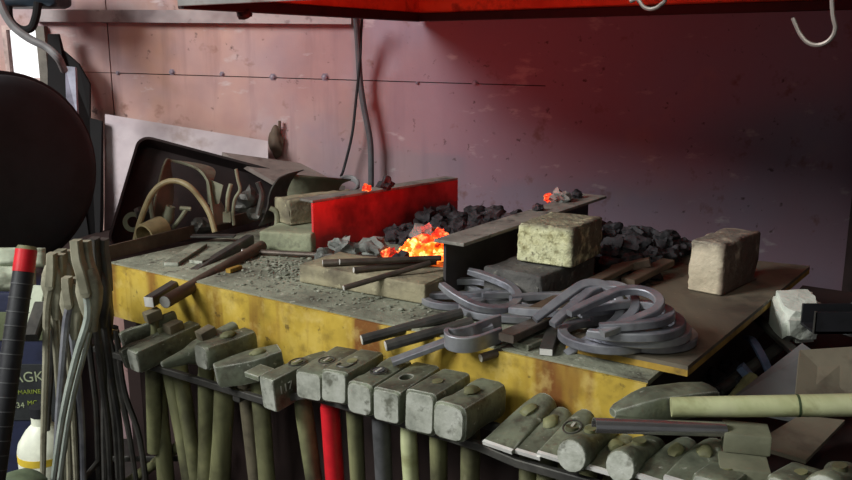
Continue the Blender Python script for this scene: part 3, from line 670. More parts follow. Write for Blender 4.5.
H = [
 # left end
 ('cross_peen_hammer', 'thin-bladed hammer with round peg on top, far left of the rack', 'waist', (119, 332), (174, 310), .013, .045, .62, (166, 480), wood, -.14, -.04, 'peg'),
 ('cross_peen_hammer', 'slim hammer head squeezed between the thin blade and the pegged sledge', 'waist', (119, 349), (180, 320), .018, .042, .7, (190, 480), wood, -.16, -.05, 'none'),
 ('sledge_hammer', 'grey-green sledge with square wooden peg, left part of the rack', 'block', (131, 350), (195, 321), .034, .044, .66, (197, 480), wood, -.165, -.03, 'peg'),
 ('cross_peen_hammer', 'hammer with long pointed peen towards the front and a wooden peg', 'spike', (161, 362), (234, 322), .036, .042, .62, (206, 480), wood, -.17, -.03, 'peg'),
 ('sledge_hammer', 'hammer with bright scuffed face and rough split eye', 'oct', (200, 345), (250, 328), .040, .044, .55, (220, 480), wood, -.14, -.04, 'wedge'),
 ('straight_peen_sledge', 'large dark sledge lying almost sideways, with wedge in its top', 'lens', (214, 365), (279, 347), .056, .040, .66, (267, 480), wood, -.15, -.06, 'wedge'),
 ('flatter_hammer', 'flatter with T-shaped face plate and chalk number on its side', 'flatter', (266, 378), (326, 347), .032, .056, .5, (314, 480), wood, -.16, -.03, 'ring'),
 ('sledge_hammer', 'block sledge on a red-sleeved handle', 'block', (308, 372), (348, 347), .048, .046, .45, (335, 480), redp, -.15, -.035, 'ring'),
 ('sledge_hammer', 'square pale sledge with a U-shaped mark on top', 'block', (334, 371), (372, 350), .044, .050, .45, (358, 480), wood, -.15, -.03, 'none'),
 ('sledge_hammer', 'chamfered sledge with ringed eye on a grey handle', 'oct', (359, 383), (401, 357), .044, .050, .45, (384, 480), grip, -.15, -.03, 'ring'),
 ('sledge_hammer', 'sledge with an open round eye hole in its top', 'block', (386, 390), (428, 363), .046, .050, .46, (411, 480), woodl, -.15, -.03, 'hole'),
 ('sledge_hammer', 'plain smooth-topped square sledge, right of the open-eyed one', 'block', (420, 392), (457, 370), .047, .060, .45, (439, 480), wood, -.15, -.035, 'none'),
 ('sledge_hammer', 'heavy dark octagonal sledge with wedge, right end of the blocks', 'oct', (449, 404), (492, 379), .050, .052, .5, (470, 480), wood, -.155, -.035, 'wedge'),
 # top tools
 ('hot_chisel', 'wide hot chisel with bright edge and split handle end', 'chisel', (497, 446), (545, 393), .046, .042, .66, (528, 480), wood, -.14, -.025, 'wedge'),
 ('hot_chisel', 'narrower chisel with pale handle end, second of three', 'chisel', (526, 453), (563, 407), .040, .038, .66, (546, 480), wood, -.135, -.03, 'wedge'),
 ('hot_chisel', 'slim chisel with only a small dark eye, third of three', 'chisel', (550, 456), (586, 409), .036, .036, .6, (566, 480), wood, -.135, -.03, 'ring'),
 ('round_face_hammer', 'hammer with round greenish face beside the three chisels', 'round', (573, 439), (606, 420), .042, .044, .5, (588, 480), wood, -.135, -.03, 'none'),
 ('hot_chisel', 'flat-sided chisel under the shiny pipe', 'chisel', (596, 468), (627, 434), .036, .036, .62, (611, 490), wood, -.13, -.03, 'wedge'),
 ('round_face_hammer', 'rounded hammer partly below the frame under the pipe', 'round', (622, 450), (655, 433), .040, .042, .5, (634, 500), wood, -.13, -.03, 'none'),
 ('set_hammer', 'tool with oval pale eye plugged by a dark wedge', 'chisel', (652, 479), (688, 437), .046, .042, .66, (666, 500), wood, -.13, -.02, 'wedge'),
 ('set_hammer', 'broad sloping tool with round pale plug in its top', 'chisel', (683, 482), (716, 438), .046, .042, .66, (698, 510), wood, -.13, -.02, 'wedge'),
 ('sledge_hammer', 'square hammer top below the stepped swage', 'block', (712, 478), (740, 458), .046, .046, .5, (728, 520), wood, -.13, -.03, 'none'),
 ('sledge_hammer', 'worn flat hammer top near the bottom right corner', 'block', (788, 480), (812, 466), .046, .046, .5, (805, 520), wood, -.12, -.04, 'none'),
 ('round_face_hammer', 'round hammer cut off by the bottom right corner', 'round', (826, 474), (852, 459), .044, .046, .5, (842, 520), wood, -.12, -.03, 'none'),
]
HO = {}
for i, (nm, lab, kd, f, b, w, h, eye, hb, hm, vf, vb, ek) in enumerate(H):
    t, m, L = hammer(nm, lab, kd, f, b, w, h, eye, hb, hm, vf, vb, ((.016, .0135), (.0145, .012), (.0155, .0125))[i % 3] if i != 4 else (.020, .017), ek, None, 'chisel' if 'chisel' in nm else 'hammer', 'red plastic sleeve' if hm is redp else None)
    HO[i] = (t, m, L, w, h)
# chalk number on the side of the flatter and U stamp on the pale sledge
def txt(name, body, size, mat, m, parent=None, ext=.0004, sx=1):
    cu = bpy.data.curves.new(name, 'FONT'); cu.body = body; cu.size = size; cu.extrude = ext; cu.align_x = 'CENTER'; cu.align_y = 'CENTER'
    o = bpy.data.objects.new(name, cu); C.objects.link(o); bpy.context.view_layer.update()
    me = bpy.data.meshes.new_from_object(o.evaluated_get(bpy.context.evaluated_depsgraph_get())); bpy.data.objects.remove(o)
    q = bpy.data.objects.new(name, me); C.objects.link(q); me.materials.clear(); me.materials.append(mat)
    if parent: q.parent = parent
    q.matrix_local = m @ M.Scale(sx, 4, V((1, 0, 0))); return q
t, m, L, w, h = HO[6]
txt('chalk_number', '117', .019, whitemark, M.Translation((L*.17, -w*.5-.0008, -h*.40)) @ M.Rotation(math.pi/2, 4, 'X'), t)
t, m, L, w, h = HO[8]
G().tube(spline([(L*.3, .010, .0006), (L*.2, .009, .0006), (L*.17, 0, .0006), (L*.2, -.009, .0006), (L*.42, -.010, .0006)], 5), .0013, 6).done('stamp_mark', dsteel, t)
# loose short handle of a hidden hammer on the left and wooden stick to the left
bar('hammer_shaft', 'short blunt wooden shaft hanging below the leftmost hammers', atv(153, 360, -.10), atv(155, 451, -.10), .0145, wood, 'shaft', 'loose shafts', n=14)
bar('hammer_shaft', 'pale wooden shaft lying crosswise low behind the handles', atv(118, 490, -.06), atv(190, 438, .0-.06), .011, wood, 'shaft', 'loose shafts', n=14)
bar('hammer_shaft', 'thin pale shaft pointing left from the leftmost hammer', atv(96, 327, -.12), atv(122, 338, -.10), .009, woodl, 'shaft', 'loose shafts', n=12)
bar('hammer_shaft', 'dark grey shaft between the left wooden handles', atv(243, 372, -.07), atv(256, 485, -.07), .0125, woodd, 'shaft', 'loose shafts', n=12)

# swage on top, sledge lying over the rack, shiny pipe
a, b = at(719, 483, .680), at(770, 489, .680)
m = frame(a, b-a); k = (b-a).length
sw = thing('swage_tool', 'stepped swage block of two levels lying on the right hammers', 'swage', m, None)
G().box((0, 0, 0), (k, .045, .020), bev=.002).done('lower_jaw', canv, sw); G().box((.006, .040, .0205), (k+.004, .082, .046), bev=.003).done('upper_jaw', canv, sw)
G().box((.004, .046, 0), (k+.002, .08, .0202), bev=.002).done('swage_neck', brown, sw)
f = at(613, 401, .742); b = at(712, 388, .742); hx = b-f
m = frame(f, hx); sl = thing('sledge_hammer', 'big sledge lying across the right tools, long pale wooden handle to the right', 'hammer', m, None)
L = hx.length; w, h = .046, .038; secs = []
for x, ww, hh, zo in ((0, .016, .010, -.004), (.006, .024, .018, -.003), (L*.25, .040, .032, -.001), (L*.38, w, h, 0), (L*.75, w, h, 0), (L*.95, w*.9, h*.9, 0), (L, w*.75, h*.75, 0)):
    secs.append([(x, a, c+zo-.012) for a, c in rrect(ww, hh, .009, 3)])
G().loft(secs).done('head', steel, sl)
h0 = at(676, 407, .742); h1 = at(905, 404.5, .742+.02); inv = m.inverted(); a, b = inv @ h0, inv @ h1; dv = (b-a).normalized(); n = 9
pts = [a+(b-a)*(k/8) for k in range(9)]
G().tube([a-dv*.006, a, *pts[1:]], [.0125, .0125, .0128, .013, .0132, .0134, .0138, .014, .014, .0135], 16).done('handle', woodl, sl, 35)
hp_ = a+(b-a)*((800-676)/(905-676)); G().tube([hp_-dv*.0015, hp_+dv*.0015], .0139, 16).done('handle_band', simple('green_band', (70, 88, 56)), sl)
a, b = at(594, 426, .737), at(724, 430, .724)
m = frame(a, b-a); tp = thing('steel_pipe', 'shiny split steel pipe lying over the right chisels below the sledge', 'pipe', m)
ring = lambda x, r0: [(x, r0*math.cos(q), r0*math.sin(q)) for q in [math.radians(-30+240*j/16) for j in range(17)]]
Lp = (b-a).length; g = G()
outer = [(x, r) for x, r in ((0, .0095), (Lp, .0105))]
sect = lambda x: ring(x, .0100)+ring(x, .0085)[::-1]
g.loft([sect(0), sect(Lp)]); g.done('pipe_body', Mat('polished_pipe', .24, .85).base(10, [(.3, (150, 148, 150)), (.7, (190, 188, 188))]).end(), tp)

# ------------------------------------------------------------------ right side: bench with plates and scrap
bn = thing('side_bench', 'dark low steel bench right of the forge table, under scrap', 'bench', M.Translation(T(TL+.02, 0, 0)) @ M.Rotation(YAW, 4, 'Z'))
G().box((-.04, .0, .60), (.95, 1.1, .63)).done('bench_top', darkp, bn, 0)
for x in (.03, .87):
    for y in (.03, 1.0): G().box((x, y, 0), (x+.05, y+.05, .5995)).done('leg', darkp, bn, 0)
def plate(name, lab, pts, mat, th=.006, cat='plate', grp='plates and bars on the right bench'):
    pts = [V(p) for p in pts]; n = (pts[1]-pts[0]).cross(pts[2]-pts[1]).normalized()
    if n.z < 0: n = -n
    o0 = pts[0].copy(); g = G(); g.slab([p-o0 for p in pts], n, th); o = g.done(name, mat, None, 0); o.location = o0; return tag(o, lab, cat, grp)
plate('steel_plate', 'grey-blue steel sheet sloping beside the white stone', [at(722, 405, .68), at(802, 343, .735), at(812, 350, .735), at(800, 420, .67)], greysh)
plate('steel_plate', 'wide brown steel plate sloping at the right frame edge', [at(800, 350, .752), at(862, 346, .76), at(862, 408, .69), at(795, 402, .70)], brownpl)
plate('steel_plate', 'dark brown plate under the sledge handle at the right', [at(752, 444, .67), at(800, 415, .68), at(845, 420, .68), at(806, 460, .66)], brownpl)
m = frame(at(814, 334, .745), at(870, 334, .745)-at(814, 334, .745)); ch = thing('steel_channel', 'black steel channel end jutting in from the right edge', 'channel', m, 'plates and bars on the right bench')
G().box((0, 0, 0), (.16, .05, .004)).box((0, 0, .0), (.16, .004, .035)).box((0, .046, .004), (.16, .05, .035)).done('channel_web', blackp, ch, 0)
G().box((-.0006, 0, .0), (.002, .005, .036)).done('worn_edge', dsteel, ch, 0)
plate('steel_plate', 'small pale plate edge beyond the black channel', [at(826, 326, .72), at(852, 302, .74), at(872, 318, .74), at(872, 340, .72)], greysh)
bar('flat_bar', 'dark flat bar leaning from the table edge to the grey plate', at(757, 318, .715), at(800, 357, .70), 1, dsteel, 'bar', 'scrap bars in the gap right of the table', (.009, .004))
P = [at(746, 337, .70), at(752, 340, .705), at(758, 349, .70), at(764, 360, .69), at(770, 374, .67)]
tag(G().tube(spline(P, 5), 1, sq=(.0065, .003)).done('bent_strip', bluem), 'bent blue-grey metal strip sticking up in the gap', 'strip', 'scrap bars in the gap right of the table')
bar('flat_bar', 'short blue-grey square stub in the gap right of the table', at(740, 366, .69), at(752, 380, .67), 1, bluem, 'bar', 'scrap bars in the gap right of the table', (.011, .006))
bar('wood_stick', 'olive wooden stick end in the gap above the sledge handle', at(752, 378, .675), at(733, 402, .655), .011, wood, 'stick', 'scrap bars in the gap right of the table')
bar('round_bar', 'dark round bar crossing low in the gap', at(718, 392, .66), at(782, 345, .675), .010, dsteel, 'bar', 'scrap bars in the gap right of the table')
for i, (px, py) in enumerate(((700, 388), (716, 383), (727, 372), (708, 396), (735, 388), (692, 396))):
    o = bpy.data.objects.new('scrap_lump', protos[i]); C.objects.link(o); o.matrix_world = M.Translation(at(px, py, .652)) @ M.Rotation(i*1.3, 4, 'Z') @ M.Scale(1.1, 4)
    tag(o, 'dark scrap lump lying in the shadowed gap right of the table', 'scrap', 'dark lumps in the gap')

# ------------------------------------------------------------------ left: scrap tray, sheets, hoses
ss0 = at(104, 240, .70)
sh_ = thing('back_shelf', 'low shelf left of the table carrying the scrap tray', 'shelf', (0, 0, 0))
q = [T(-.03, .02, .70), T(-.03, .60, .70), V((-.85, 2.40, .70)), V((-.98, 1.95, .70))]
g = G(); g.slab(q, (0, 0, 1), .025); g.done('shelf_board', darkp, sh_, 0)
for p in (V((-.80, 1.95, 0)), V((-.40, 2.22, 0)), V((-.82, 2.28, 0))): G().box(p-V((.02, .02, 0)), p+V((.02, .02, .6745))).done('shelf_leg', darkp, sh_, 0)
# sheet leaning on the wall
q = [aty(105, 114, 2.40), aty(268, 141, 2.40), aty(268, 215, 2.33), aty(104, 240, 2.30)]
plate('metal_sheet', 'pale pinkish-grey metal sheet leaning against the back wall', q, sheetm, .004, 'sheet', None)
# dark tray standing on edge, open side to the room
TLp, TRp, BLp = aty(139, 134, 2.22), aty(282, 172, 2.30), aty(112, 248, 2.02)
X = (TRp-TLp); Wd = X.length; X.normalize(); Yd = (BLp-TLp); Yd = Yd-X*Yd.dot(X); Hh = Yd.length; Yd.normalize(); N = X.cross(Yd)
if N.y > 0: N = -N
mt = M(((X.x, -Yd.x, N.x, 0), (X.y, -Yd.y, N.y, 0), (X.z, -Yd.z, N.z, 0), (0, 0, 0, 1))); ctr = TLp+X*Wd/2+Yd*Hh/2
mt = M.Translation(ctr-N*.05) @ mt
ty = thing('scrap_tray', 'dark rounded steel tray tipped up against the sheet, full of scrap', 'tray', mt)
g = G(); ro = rrect(Wd, Hh, .035, 7); ri_ = rrect(Wd-.012, Hh-.012, .03, 7)
g.loft([[(x, y, .05) for x, y in ri_], [(x, y, .052) for x, y in ro], [(x, y, 0) for x, y in ro]], False); g._add([(x, y, 0) for x, y in ro], [tuple(range(len(ro)))])
g.loft([[(x, y, .05) for x, y in ri_], [(x, y, .006) for x, y in ri_]], False); g._add([(x, y, .006) for x, y in ri_], [tuple(range(len(ri_)))])
g.done('tray_pan', traym, ty, 40)
# scrap lying on the shelf in front of the tray
GS = 'scrap piled in the tray'
q = spline([aty(150, 232, 1.92), aty(156, 196, 1.96), aty(165, 163, 2.0), aty(173, 161, 2.02), aty(196, 168, 2.0), aty(207, 180, 1.98), aty(210, 195, 1.97), aty(214, 225, 1.94)], 5)
g = G(); n = len(q); rim = [p.copy() for p in q]; bk = V((.022, .07, -.008)); q2 = [p+bk*(.6+.4*math.sin(i*.4)) for i, p in enumerate(q)]
th = V((.0, -.0025, .0015)); vs = q+q2+[p-th for p in q]+[p-th for p in q2]; fs = []
for i in range(n-1):
    fs += [(i, i+1, n+i+1, n+i), (2*n+i, 3*n+i, 3*n+i+1, 2*n+i+1), (i, 2*n+i, 2*n+i+1, i+1), (n+i, n+i+1, 3*n+i+1, 3*n+i)]
g._add(vs, fs); g.tube(rim, .0035, 6)
tag(g.done('bent_sheet', canv), 'bent grey-green sheet guard arching up in the scrap tray', 'sheet', GS)
g = G(); q = [aty(206, 178, 2.0), aty(223, 185, 1.98), aty(219, 204, 1.97), aty(208, 204, 1.99)]
plate('bent_sheet', 'small creased flap of grey-green sheet right of the hoop', q, canv, .003, 'sheet', GS)
P = [aty(135, 242, 1.88), aty(140, 222, 1.88), aty(150, 197, 1.88), aty(162, 184, 1.88), aty(176, 181, 1.88), aty(190, 187, 1.87), aty(202, 201, 1.87), aty(210, 215, 1.86), aty(215, 232, 1.85)]
tag(G().tube(spline(P, 6), .0065, 10).done('bent_hoop', hoopm), 'tan arched hoop rising out of the scrap tray', 'hoop', GS)
p = aty(153, 232, 1.88); m = M.Translation(p) @ M.Rotation(math.radians(62), 4, 'Z') @ M.Rotation(math.radians(80), 4, 'Y')
o = G().lathe([(.028, -.028), (.028, .028), (.0235, .028), (.0235, -.028)], 28, None, True).done('pipe_collar', hoopm, None, 40); o.matrix_world = m @ M.Rotation(0, 4, 'Z'); tag(o, 'short wide tan pipe collar lying in the tray front', 'pipe', GS)
p = aty(133, 222, 1.98); o = G().lathe([(.024, -.002), (.024, .002), (.013, .002), (.013, -.002)], 24, None, True).done('steel_washer', canv, None, 40); o.matrix_world = M.Translation(p) @ M.Rotation(math.radians(75), 4, 'X'); tag(o, 'round grey washer ring at the left of the tray', 'washer', GS)
W = [([(150, 198), (152, 212), (154, 225)], .006, canv, 'grey prong standing left of the hoop centre', 'steel_prong'),
     ([(186, 210), (180, 219), (173, 228)], .005, canv, 'slanting bolt with a T head inside the hoop', 'tee_bolt'),
     ([(236, 169), (238, 180), (240, 190), (235, 199), (233, 212), (234, 225)], .004, canv, 'thin wavy wire rod standing up in the tray', 'wire_rod'),
     ([(231, 184), (228, 196), (227, 212)], .005, canv, 'short bracket rod beside the wavy wire', 'bracket_rod'),
     ([(258, 182), (262, 195), (258, 215)], .007, dsteel, 'dark bent bar in the tray right corner', 'bent_bar'),
     ([(270, 208), (276, 212), (277, 222), (274, 234)], .006, canv, 'grey hook-ended bar by the tan half brick', 'bent_bar')]
for P, r, mt_, lab, nm in W:
    g = G().tube(spline([aty(x, y, 1.92) for x, y in P], 5), r, 8)
    if nm == 'tee_bolt': g.tube([aty(180, 208, 1.92), aty(191, 209, 1.92)], .005, 8)
    if nm == 'bracket_rod': g.box((-.009, -.003, -.012), (.009, .003, .012), M.Translation(aty(227, 217, 1.92)))
    tag(g.done(nm, mt_), lab, 'scrap', GS)
p = aty(166, 214, 1.95); o = G().lathe([(.014, 0), (.014, .02), (.011, .027), (.011, .04), (.006, .04), (.006, .02)], 18).done('pipe_fitting', canv, None, 35); o.matrix_world = M.Translation(p-ZZ*.02) @ M.Rotation(.3, 4, 'Y'); tag(o, 'small grey pipe fitting inside the hoop', 'fitting', GS)
for px, py, r, sd in ((250, 198, .024, 1), (256, 212, .02, 2), (202, 226, .022, 3), (143, 214, .016, 4), (242, 207, .016, 5)):
    o = G().rock((r*1.2, r, r), sd, 2, .5).done('rusty_nut', dsteel, None, 0); o.location = aty(px, py, 1.97)
    tag(o, 'dark rusty lump among the scrap in the tray', 'scrap', 'rusty lumps in the tray')
# angle iron along the table's left edge
a, b = at(110, 260, TZ+.001), at(266, 219, TZ+.001)
m = frame(a, b-a); la = thing('angle_iron', 'brown angle iron lying along the left edge of the table', 'angle iron', m); L = (b-a).length
G().box((0, 0, 0), (L, .005, .030), bev=.001).done('web', brown, la, 0); G().box((0, .0052, .0), (L, .028, .004)).done('flange', brown, la, 0)
m = frame(at(190, 238, TZ+.012), at(246, 238, TZ+.012)-at(190, 238, TZ+.012)); o = G().box((0, 0, 0), (.10, .028, .004), bev=.001).done('flat_plate', dsteel, None, 0); o.matrix_world = m; tag(o, 'thin dark plate lying inside the left angle iron', 'plate')
# curved S-shaped sheet edge and dark box cover at the tray's right corner
P = [at(258, 226, TZ+.03), aty(262, 219, 1.93), aty(267, 205, 1.95), aty(268, 196, 1.96), aty(272, 186, 1.97), aty(278, 178, 1.98), aty(286, 174, 2.0)]
g = G(); q = spline(P, 5); bk = V((.03, .08, 0)); n = len(q)
vs = q+[p+bk for p in q]+[p+V((.003, 0, -.001)) for p in q]+[p+bk+V((.003, 0, -.001)) for p in q]; fs = []
for i in range(n-1): fs += [(i, i+1, n+i+1, n+i), (2*n+i, 3*n+i, 3*n+i+1, 2*n+i+1), (i, 2*n+i, 2*n+i+1, i+1), (n+i, n+i+1, 3*n+i+1, 3*n+i)]
g._add(vs, fs); tag(g.done('curled_sheet', dsteel), 'S-curled dark sheet edge at the right end of the tray', 'sheet')
P = [aty(283, 214, 2.02), aty(280, 190, 2.02), aty(284, 178, 2.02), aty(291, 175, 2.02)]
g = G(); prof = spline([aty(276, 222, 2.05), aty(276, 192, 2.05), aty(280, 179, 2.05), aty(290, 174, 2.05)], 4); e = V((.14, .085, -.025)); n = len(prof)
prof2 = [p+e for p in prof]; tail = aty(300, 176, 2.05)
vs = prof+prof2; fs = [(i, i+1, n+i+1, n+i) for i in range(n-1)]
g._add(vs, fs); o = g.done('bent_cover', canv); md = o.modifiers.new('t', 'SOLIDIFY'); md.thickness = .003; tag(o, 'olive half-round steel cover behind the tan half brick', 'cover')
plate('scrap_board', 'grey dusty board lying behind the tray under the sheet edge', [aty(222, 152, 2.36), aty(275, 182, 2.2), aty(345, 186, 2.25), aty(300, 163, 2.38)], Mat('dusty_board', .8).base(9, [(.3, (112, 100, 96)), (.6, (144, 132, 126))]).over((80, 66, 60), 20, .55, .7, .7).end(), .012, 'board', None)
p = aty(268, 125, WY-.012); q = aty(284, 158, WY-.012)
g = G(); g.rock(((q.x-p.x)/2, .011, (p.z-q.z)/2), 9, 3, .35, M.Translation(((p.x+q.x)/2, WY-.0135, (p.z+q.z)/2))); g.tube([V((p.x+.03, WY-.014, q.z+.02)), V((p.x+.034, WY-.014, p.z+.012))], .004)
tag(g.done('rusty_bracket', brown), 'rusty brown bracket hanging on the wall above the tray', 'bracket')
# cables
P = [aty(356, 17, 2.36), aty(358, 45, 2.40), aty(360, 80, 2.42), aty(364, 108, 2.42), aty(370, 140, 2.42), aty(371, 165, 2.42), aty(371, 200, 2.42)]
cb_ = tag(G().tube(spline(P, 6), .0085, 10).done('air_hose', cablem), 'thick grey hose hanging down the wall from the hood corner', 'hose')
P = [aty(362, 19, 2.37), aty(361, 34, 2.39), aty(360, 60, 2.405), aty(356, 100, 2.42), aty(352, 135, 2.42), aty(344, 168, 2.42), aty(341, 176, 2.40)]
tag(G().tube(spline(P, 6), .0040, 8).done('thin_cable', blackp), 'thin dark cable running beside the thick hose to the coil', 'cable')
P = []
for i in range(60):
    a = i/59*math.pi*2*2.6; P.append(aty(348, 183, 2.33)+V((.028*math.cos(a), .02*math.sin(a)+.0, .018*math.sin(a)+.012*i/59-.012)))
tag(G().tube(P, .0045, 8).done('cable_coil', ropem), 'small coil of grey cable behind the red angle iron', 'cable')

# ------------------------------------------------------------------ far left: tyres, hose, pale bar, bag, bin, jug, long lever
def tyre(lab, ctr, axis, R, wd, nm='rubber_tyre'):
    m = frame(ctr, axis) @ M.Rotation(math.pi/2, 4, 'Y')
    prof = [(.004, -wd*.40), (R*.30, -wd*.42), (R*.31, -wd*.46), (R*.55, -wd*.46), (R*.56, -wd*.5), (R*.72, -wd*.5), (R*.725, -wd*.485), (R*.86, -wd*.5), (R*.95, -wd*.42)]
    k = 4
    for i in range(k):
        z0 = -wd*.38+wd*.76*i/k; z1 = z0+wd*.76/k*.75
        prof += [(R, z0), (R, z1), (R*.965, z1+.001), (R*.965, z0+wd*.76/k-.001)]
    prof += [(R*.95, wd*.42), (R*.86, wd*.5), (R*.62, wd*.5), (.004, wd*.42)]
    o = G().lathe(prof, 64, None, False).done('tyre', simple('tyre_rubber', (40, 39, 43), .75, 0, .8, 14), None, 40); o.name = nm; o.matrix_world = m; return tag(o, lab, 'wheel')
tyre('big dark ribbed tyre-like wheel standing at the left frame edge', aty(-10, 172, 1.74), V((.80, -.60, -.04)), .208, .16, 'ribbed_wheel')
dk = simple('matte_black', (20, 18, 20), .9, .0, .8)
q = [aty(49, 34, 2.40), aty(60, 34, 2.40), aty(64, 50, 2.40), aty(80, 64, 2.39), aty(91, 84, 2.39), aty(91, 118, 2.38), aty(103, 121, 2.37), aty(104, 212, 2.3), aty(100, 300, 2.2), aty(50, 300, 2.2)]
plate('black_shape', 'black stepped flat shape between the wheel and the sheet', q, dk, .01, 'guard', None)  # flat near-black polygon filling the dark area beside the wheel
q = [aty(65, 66, 2.20), aty(75, 67, 2.20), aty(77, 115, 2.18), aty(66, 98, 2.18)]
plate('channel_bar', 'pale blue-grey bar with a hole behind the dark wheel', q, simple('blue_grey_paint', (150, 152, 170), .5), .012, 'bar', None)
P = [aty(-2, -4, 2.1), aty(4, 12, 2.1), aty(14, 27, 2.1), aty(30, 39, 2.1), aty(46, 47, 2.1), aty(58, 58, 2.1), aty(64, 70, 2.15)]
tag(G().tube(spline(P, 6), .0095, 10).done('bent_hose', ropem), 'grey hose curving across the small bright window', 'hose')
P = [aty(8, 6, 2.2), aty(10, 20, 2.2), aty(20, 29, 2.2), aty(31, 28, 2.2), aty(36, 16, 2.2), aty(38, 2, 2.2)]
tag(G().tube(spline(P, 6), .010, 10).done('rubber_loop', dk), 'dark rubber loop hanging in the top left corner', 'hose')
o = G().brick(.17, .12, .10, 8, .004, bev=.02).done('motor_housing', simple('teal_black_housing', (38, 48, 58), .5), None, 40); o.matrix_world = M.Translation(aty(-12, 7, 2.2)); tag(o, 'dark teal housing cut off at the top left corner', 'housing')
# long lever with red tip
a, b = aty(27, 246, 1.22), aty(-9, 500, 1.10)
t = thing('long_lever', 'black ring-banded tool handle with red tip at the left edge', 'handle', frame(b, a-b)); L = (a-b).length
G().tube([(0, 0, 0), (L*.895, 0, 0)], [.0155, .0145], 18).done('grip', blackp, t)
G().tube([(L*.8951, 0, 0), (L*.985, 0, 0)], .0152, 18).done('red_sleeve', redp, t, 35, 'red sleeve at the top')
G().tube([(L*.985, 0, 0), (L, 0, 0)], [.015, .0125], 18).done('wood_tip', wood, t, 35, 'pale wooden end')
for i in range(15): G().tube([(L*(.06+.056*i), 0, 0), (L*(.06+.056*i)+.0014, 0, 0)], .0157, 18).done('ring', grip, t)
# leather roll / bag
def cushion(name, lab, p0, p1, p2, th, mat, seed, cat):
    p0, p1, p2 = V(p0), V(p1), V(p2); X = p1-p0; Y = p2-p0; n = X.cross(Y).normalized(); g = G(); K = 14; vs = []; fs = []
    if n.y > 0: n = -n
    for sgn in (1, -1):
        for i in range(K+1):
            for j in range(K+1):
                u, v = i/K, j/K; e = min(1, 6*min(u, 1-u, v, 1-v)+.05)**.5
                vs.append(X*u+Y*v+n*sgn*th*e*(1+.5*noise.noise(V((u*3, v*4, seed)))))
    o_ = (K+1)**2
    for i in range(K):
        for j in range(K):
            a = i*(K+1)+j; fs += [(a, a+1, a+K+2, a+K+1), (o_+a, o_+a+K+1, o_+a+K+2, o_+a+1)]
    bd_ = [(i, 0) for i in range(K)]+[(K, j) for j in range(K)]+[(i, K) for i in range(K, 0, -1)]+[(0, j) for j in range(K, 0, -1)]
    idx = [i*(K+1)+j for i, j in bd_]
    for i in range(len(idx)): a, b = idx[i], idx[(i+1) % len(idx)]; fs.append((a, b, o_+b, o_+a))
    g._add(vs, fs); o = g.done(name, mat, None, 60); o.location = p0; return tag(o, lab, cat)
cushion('leather_apron', 'upper fold of grey-green leather draped behind the red-tipped handle', aty(-14, 267, 1.50), aty(46, 267, 1.52), aty(-14, 248, 1.52), .012, leather, 1.5, 'leather')
cushion('leather_apron', 'lower fold of grey-green leather draped over the navy bin', aty(-14, 291, 1.48), aty(36, 291, 1.50), aty(-14, 266, 1.50), .014, leather, 4.5, 'leather')
# bin with print
b0 = aty(-30, 492, 1.60); b1 = aty(52, 292, 1.60)
bi = thing('plastic_bin', 'navy plastic bin with pale green print behind the tongs', 'bin', V((b0.x, 1.60, 0)))
wb = b1.x-b0.x
bt = b1.z; 
G().box((0, 0, .001), (wb, .16, bt), bev=.008).done('bin_body', binm, bi)
zz = lambda py: aty(20, py, 1.60).z
G().box((-.001, -.003, zz(340)), (wb+.001, .15, zz(312)), bev=.001).done('bin_band', bandm, bi)
G().box((.002, -.002, zz(420)), (wb-.002, .15, zz(364)), bev=.0008).done('bin_label', simple('charcoal_label', (40, 42, 44), .6), bi, 0, 'charcoal printed panel')
for body, px, py, size, mtx in (('AGK', 29, 377, .030, textm), ('A', 14, 394, .016, textm), ('MARINE', 30, 391.5, .013, textg), ('834', 19, 405, .017, textm), ('MC', 33, 402.5, .014, textg)):
    p = aty(px, py, 1.60)-V((b0.x, 1.60, 0)); txt('bin_print', body, size, mtx, M.Translation((p.x, -.0028, p.z)) @ M.Rotation(math.radians(-3), 4, 'Y') @ M.Rotation(math.pi/2, 4, 'X'), bi, .0003)
# jug
p = aty(42, 476, 1.50); jz = p.z
m = V((p.x, 1.52, jz)); jg = thing('plastic_jug', 'white plastic jug with yellow band low behind the tongs', 'jug', m)
k = .001*1.75
G().lathe([(.001, -.12), (.046, -.12), (.048, -.115), (.048, .05), (.045, .064), (.030, .088), (.018, .10), (.018, .115), (.016, .116)], 28).done('jug_body', jugm, jg)
G().lathe([(.0485, .030), (.0485, .044), (.047, .044), (.047, .030)], 28, None, True).done('yellow_band', yellowp, jg)
G().lathe([(.001, .1165), (.019, .1165), (.019, .135), (.001, .137)], 20).done('cap', blackp, jg)
sx = G().box((-.07, -.10, 0), (.052, .015, jz-.1215)); o = sx.done('crate_stand', darkp, None, 0); o.location = V((p.x, 1.54, 0)); tag(o, 'dark crate under the white jug', 'crate')
o = G().rock((.04, .04, .03), 3, 3, .15).done('green_lid', simple('green_round', (96, 108, 84), .6), None, 40); o.location = aty(20, 489, 1.25); tag(o, 'rounded grey-green knob at the bottom left corner', 'lid')
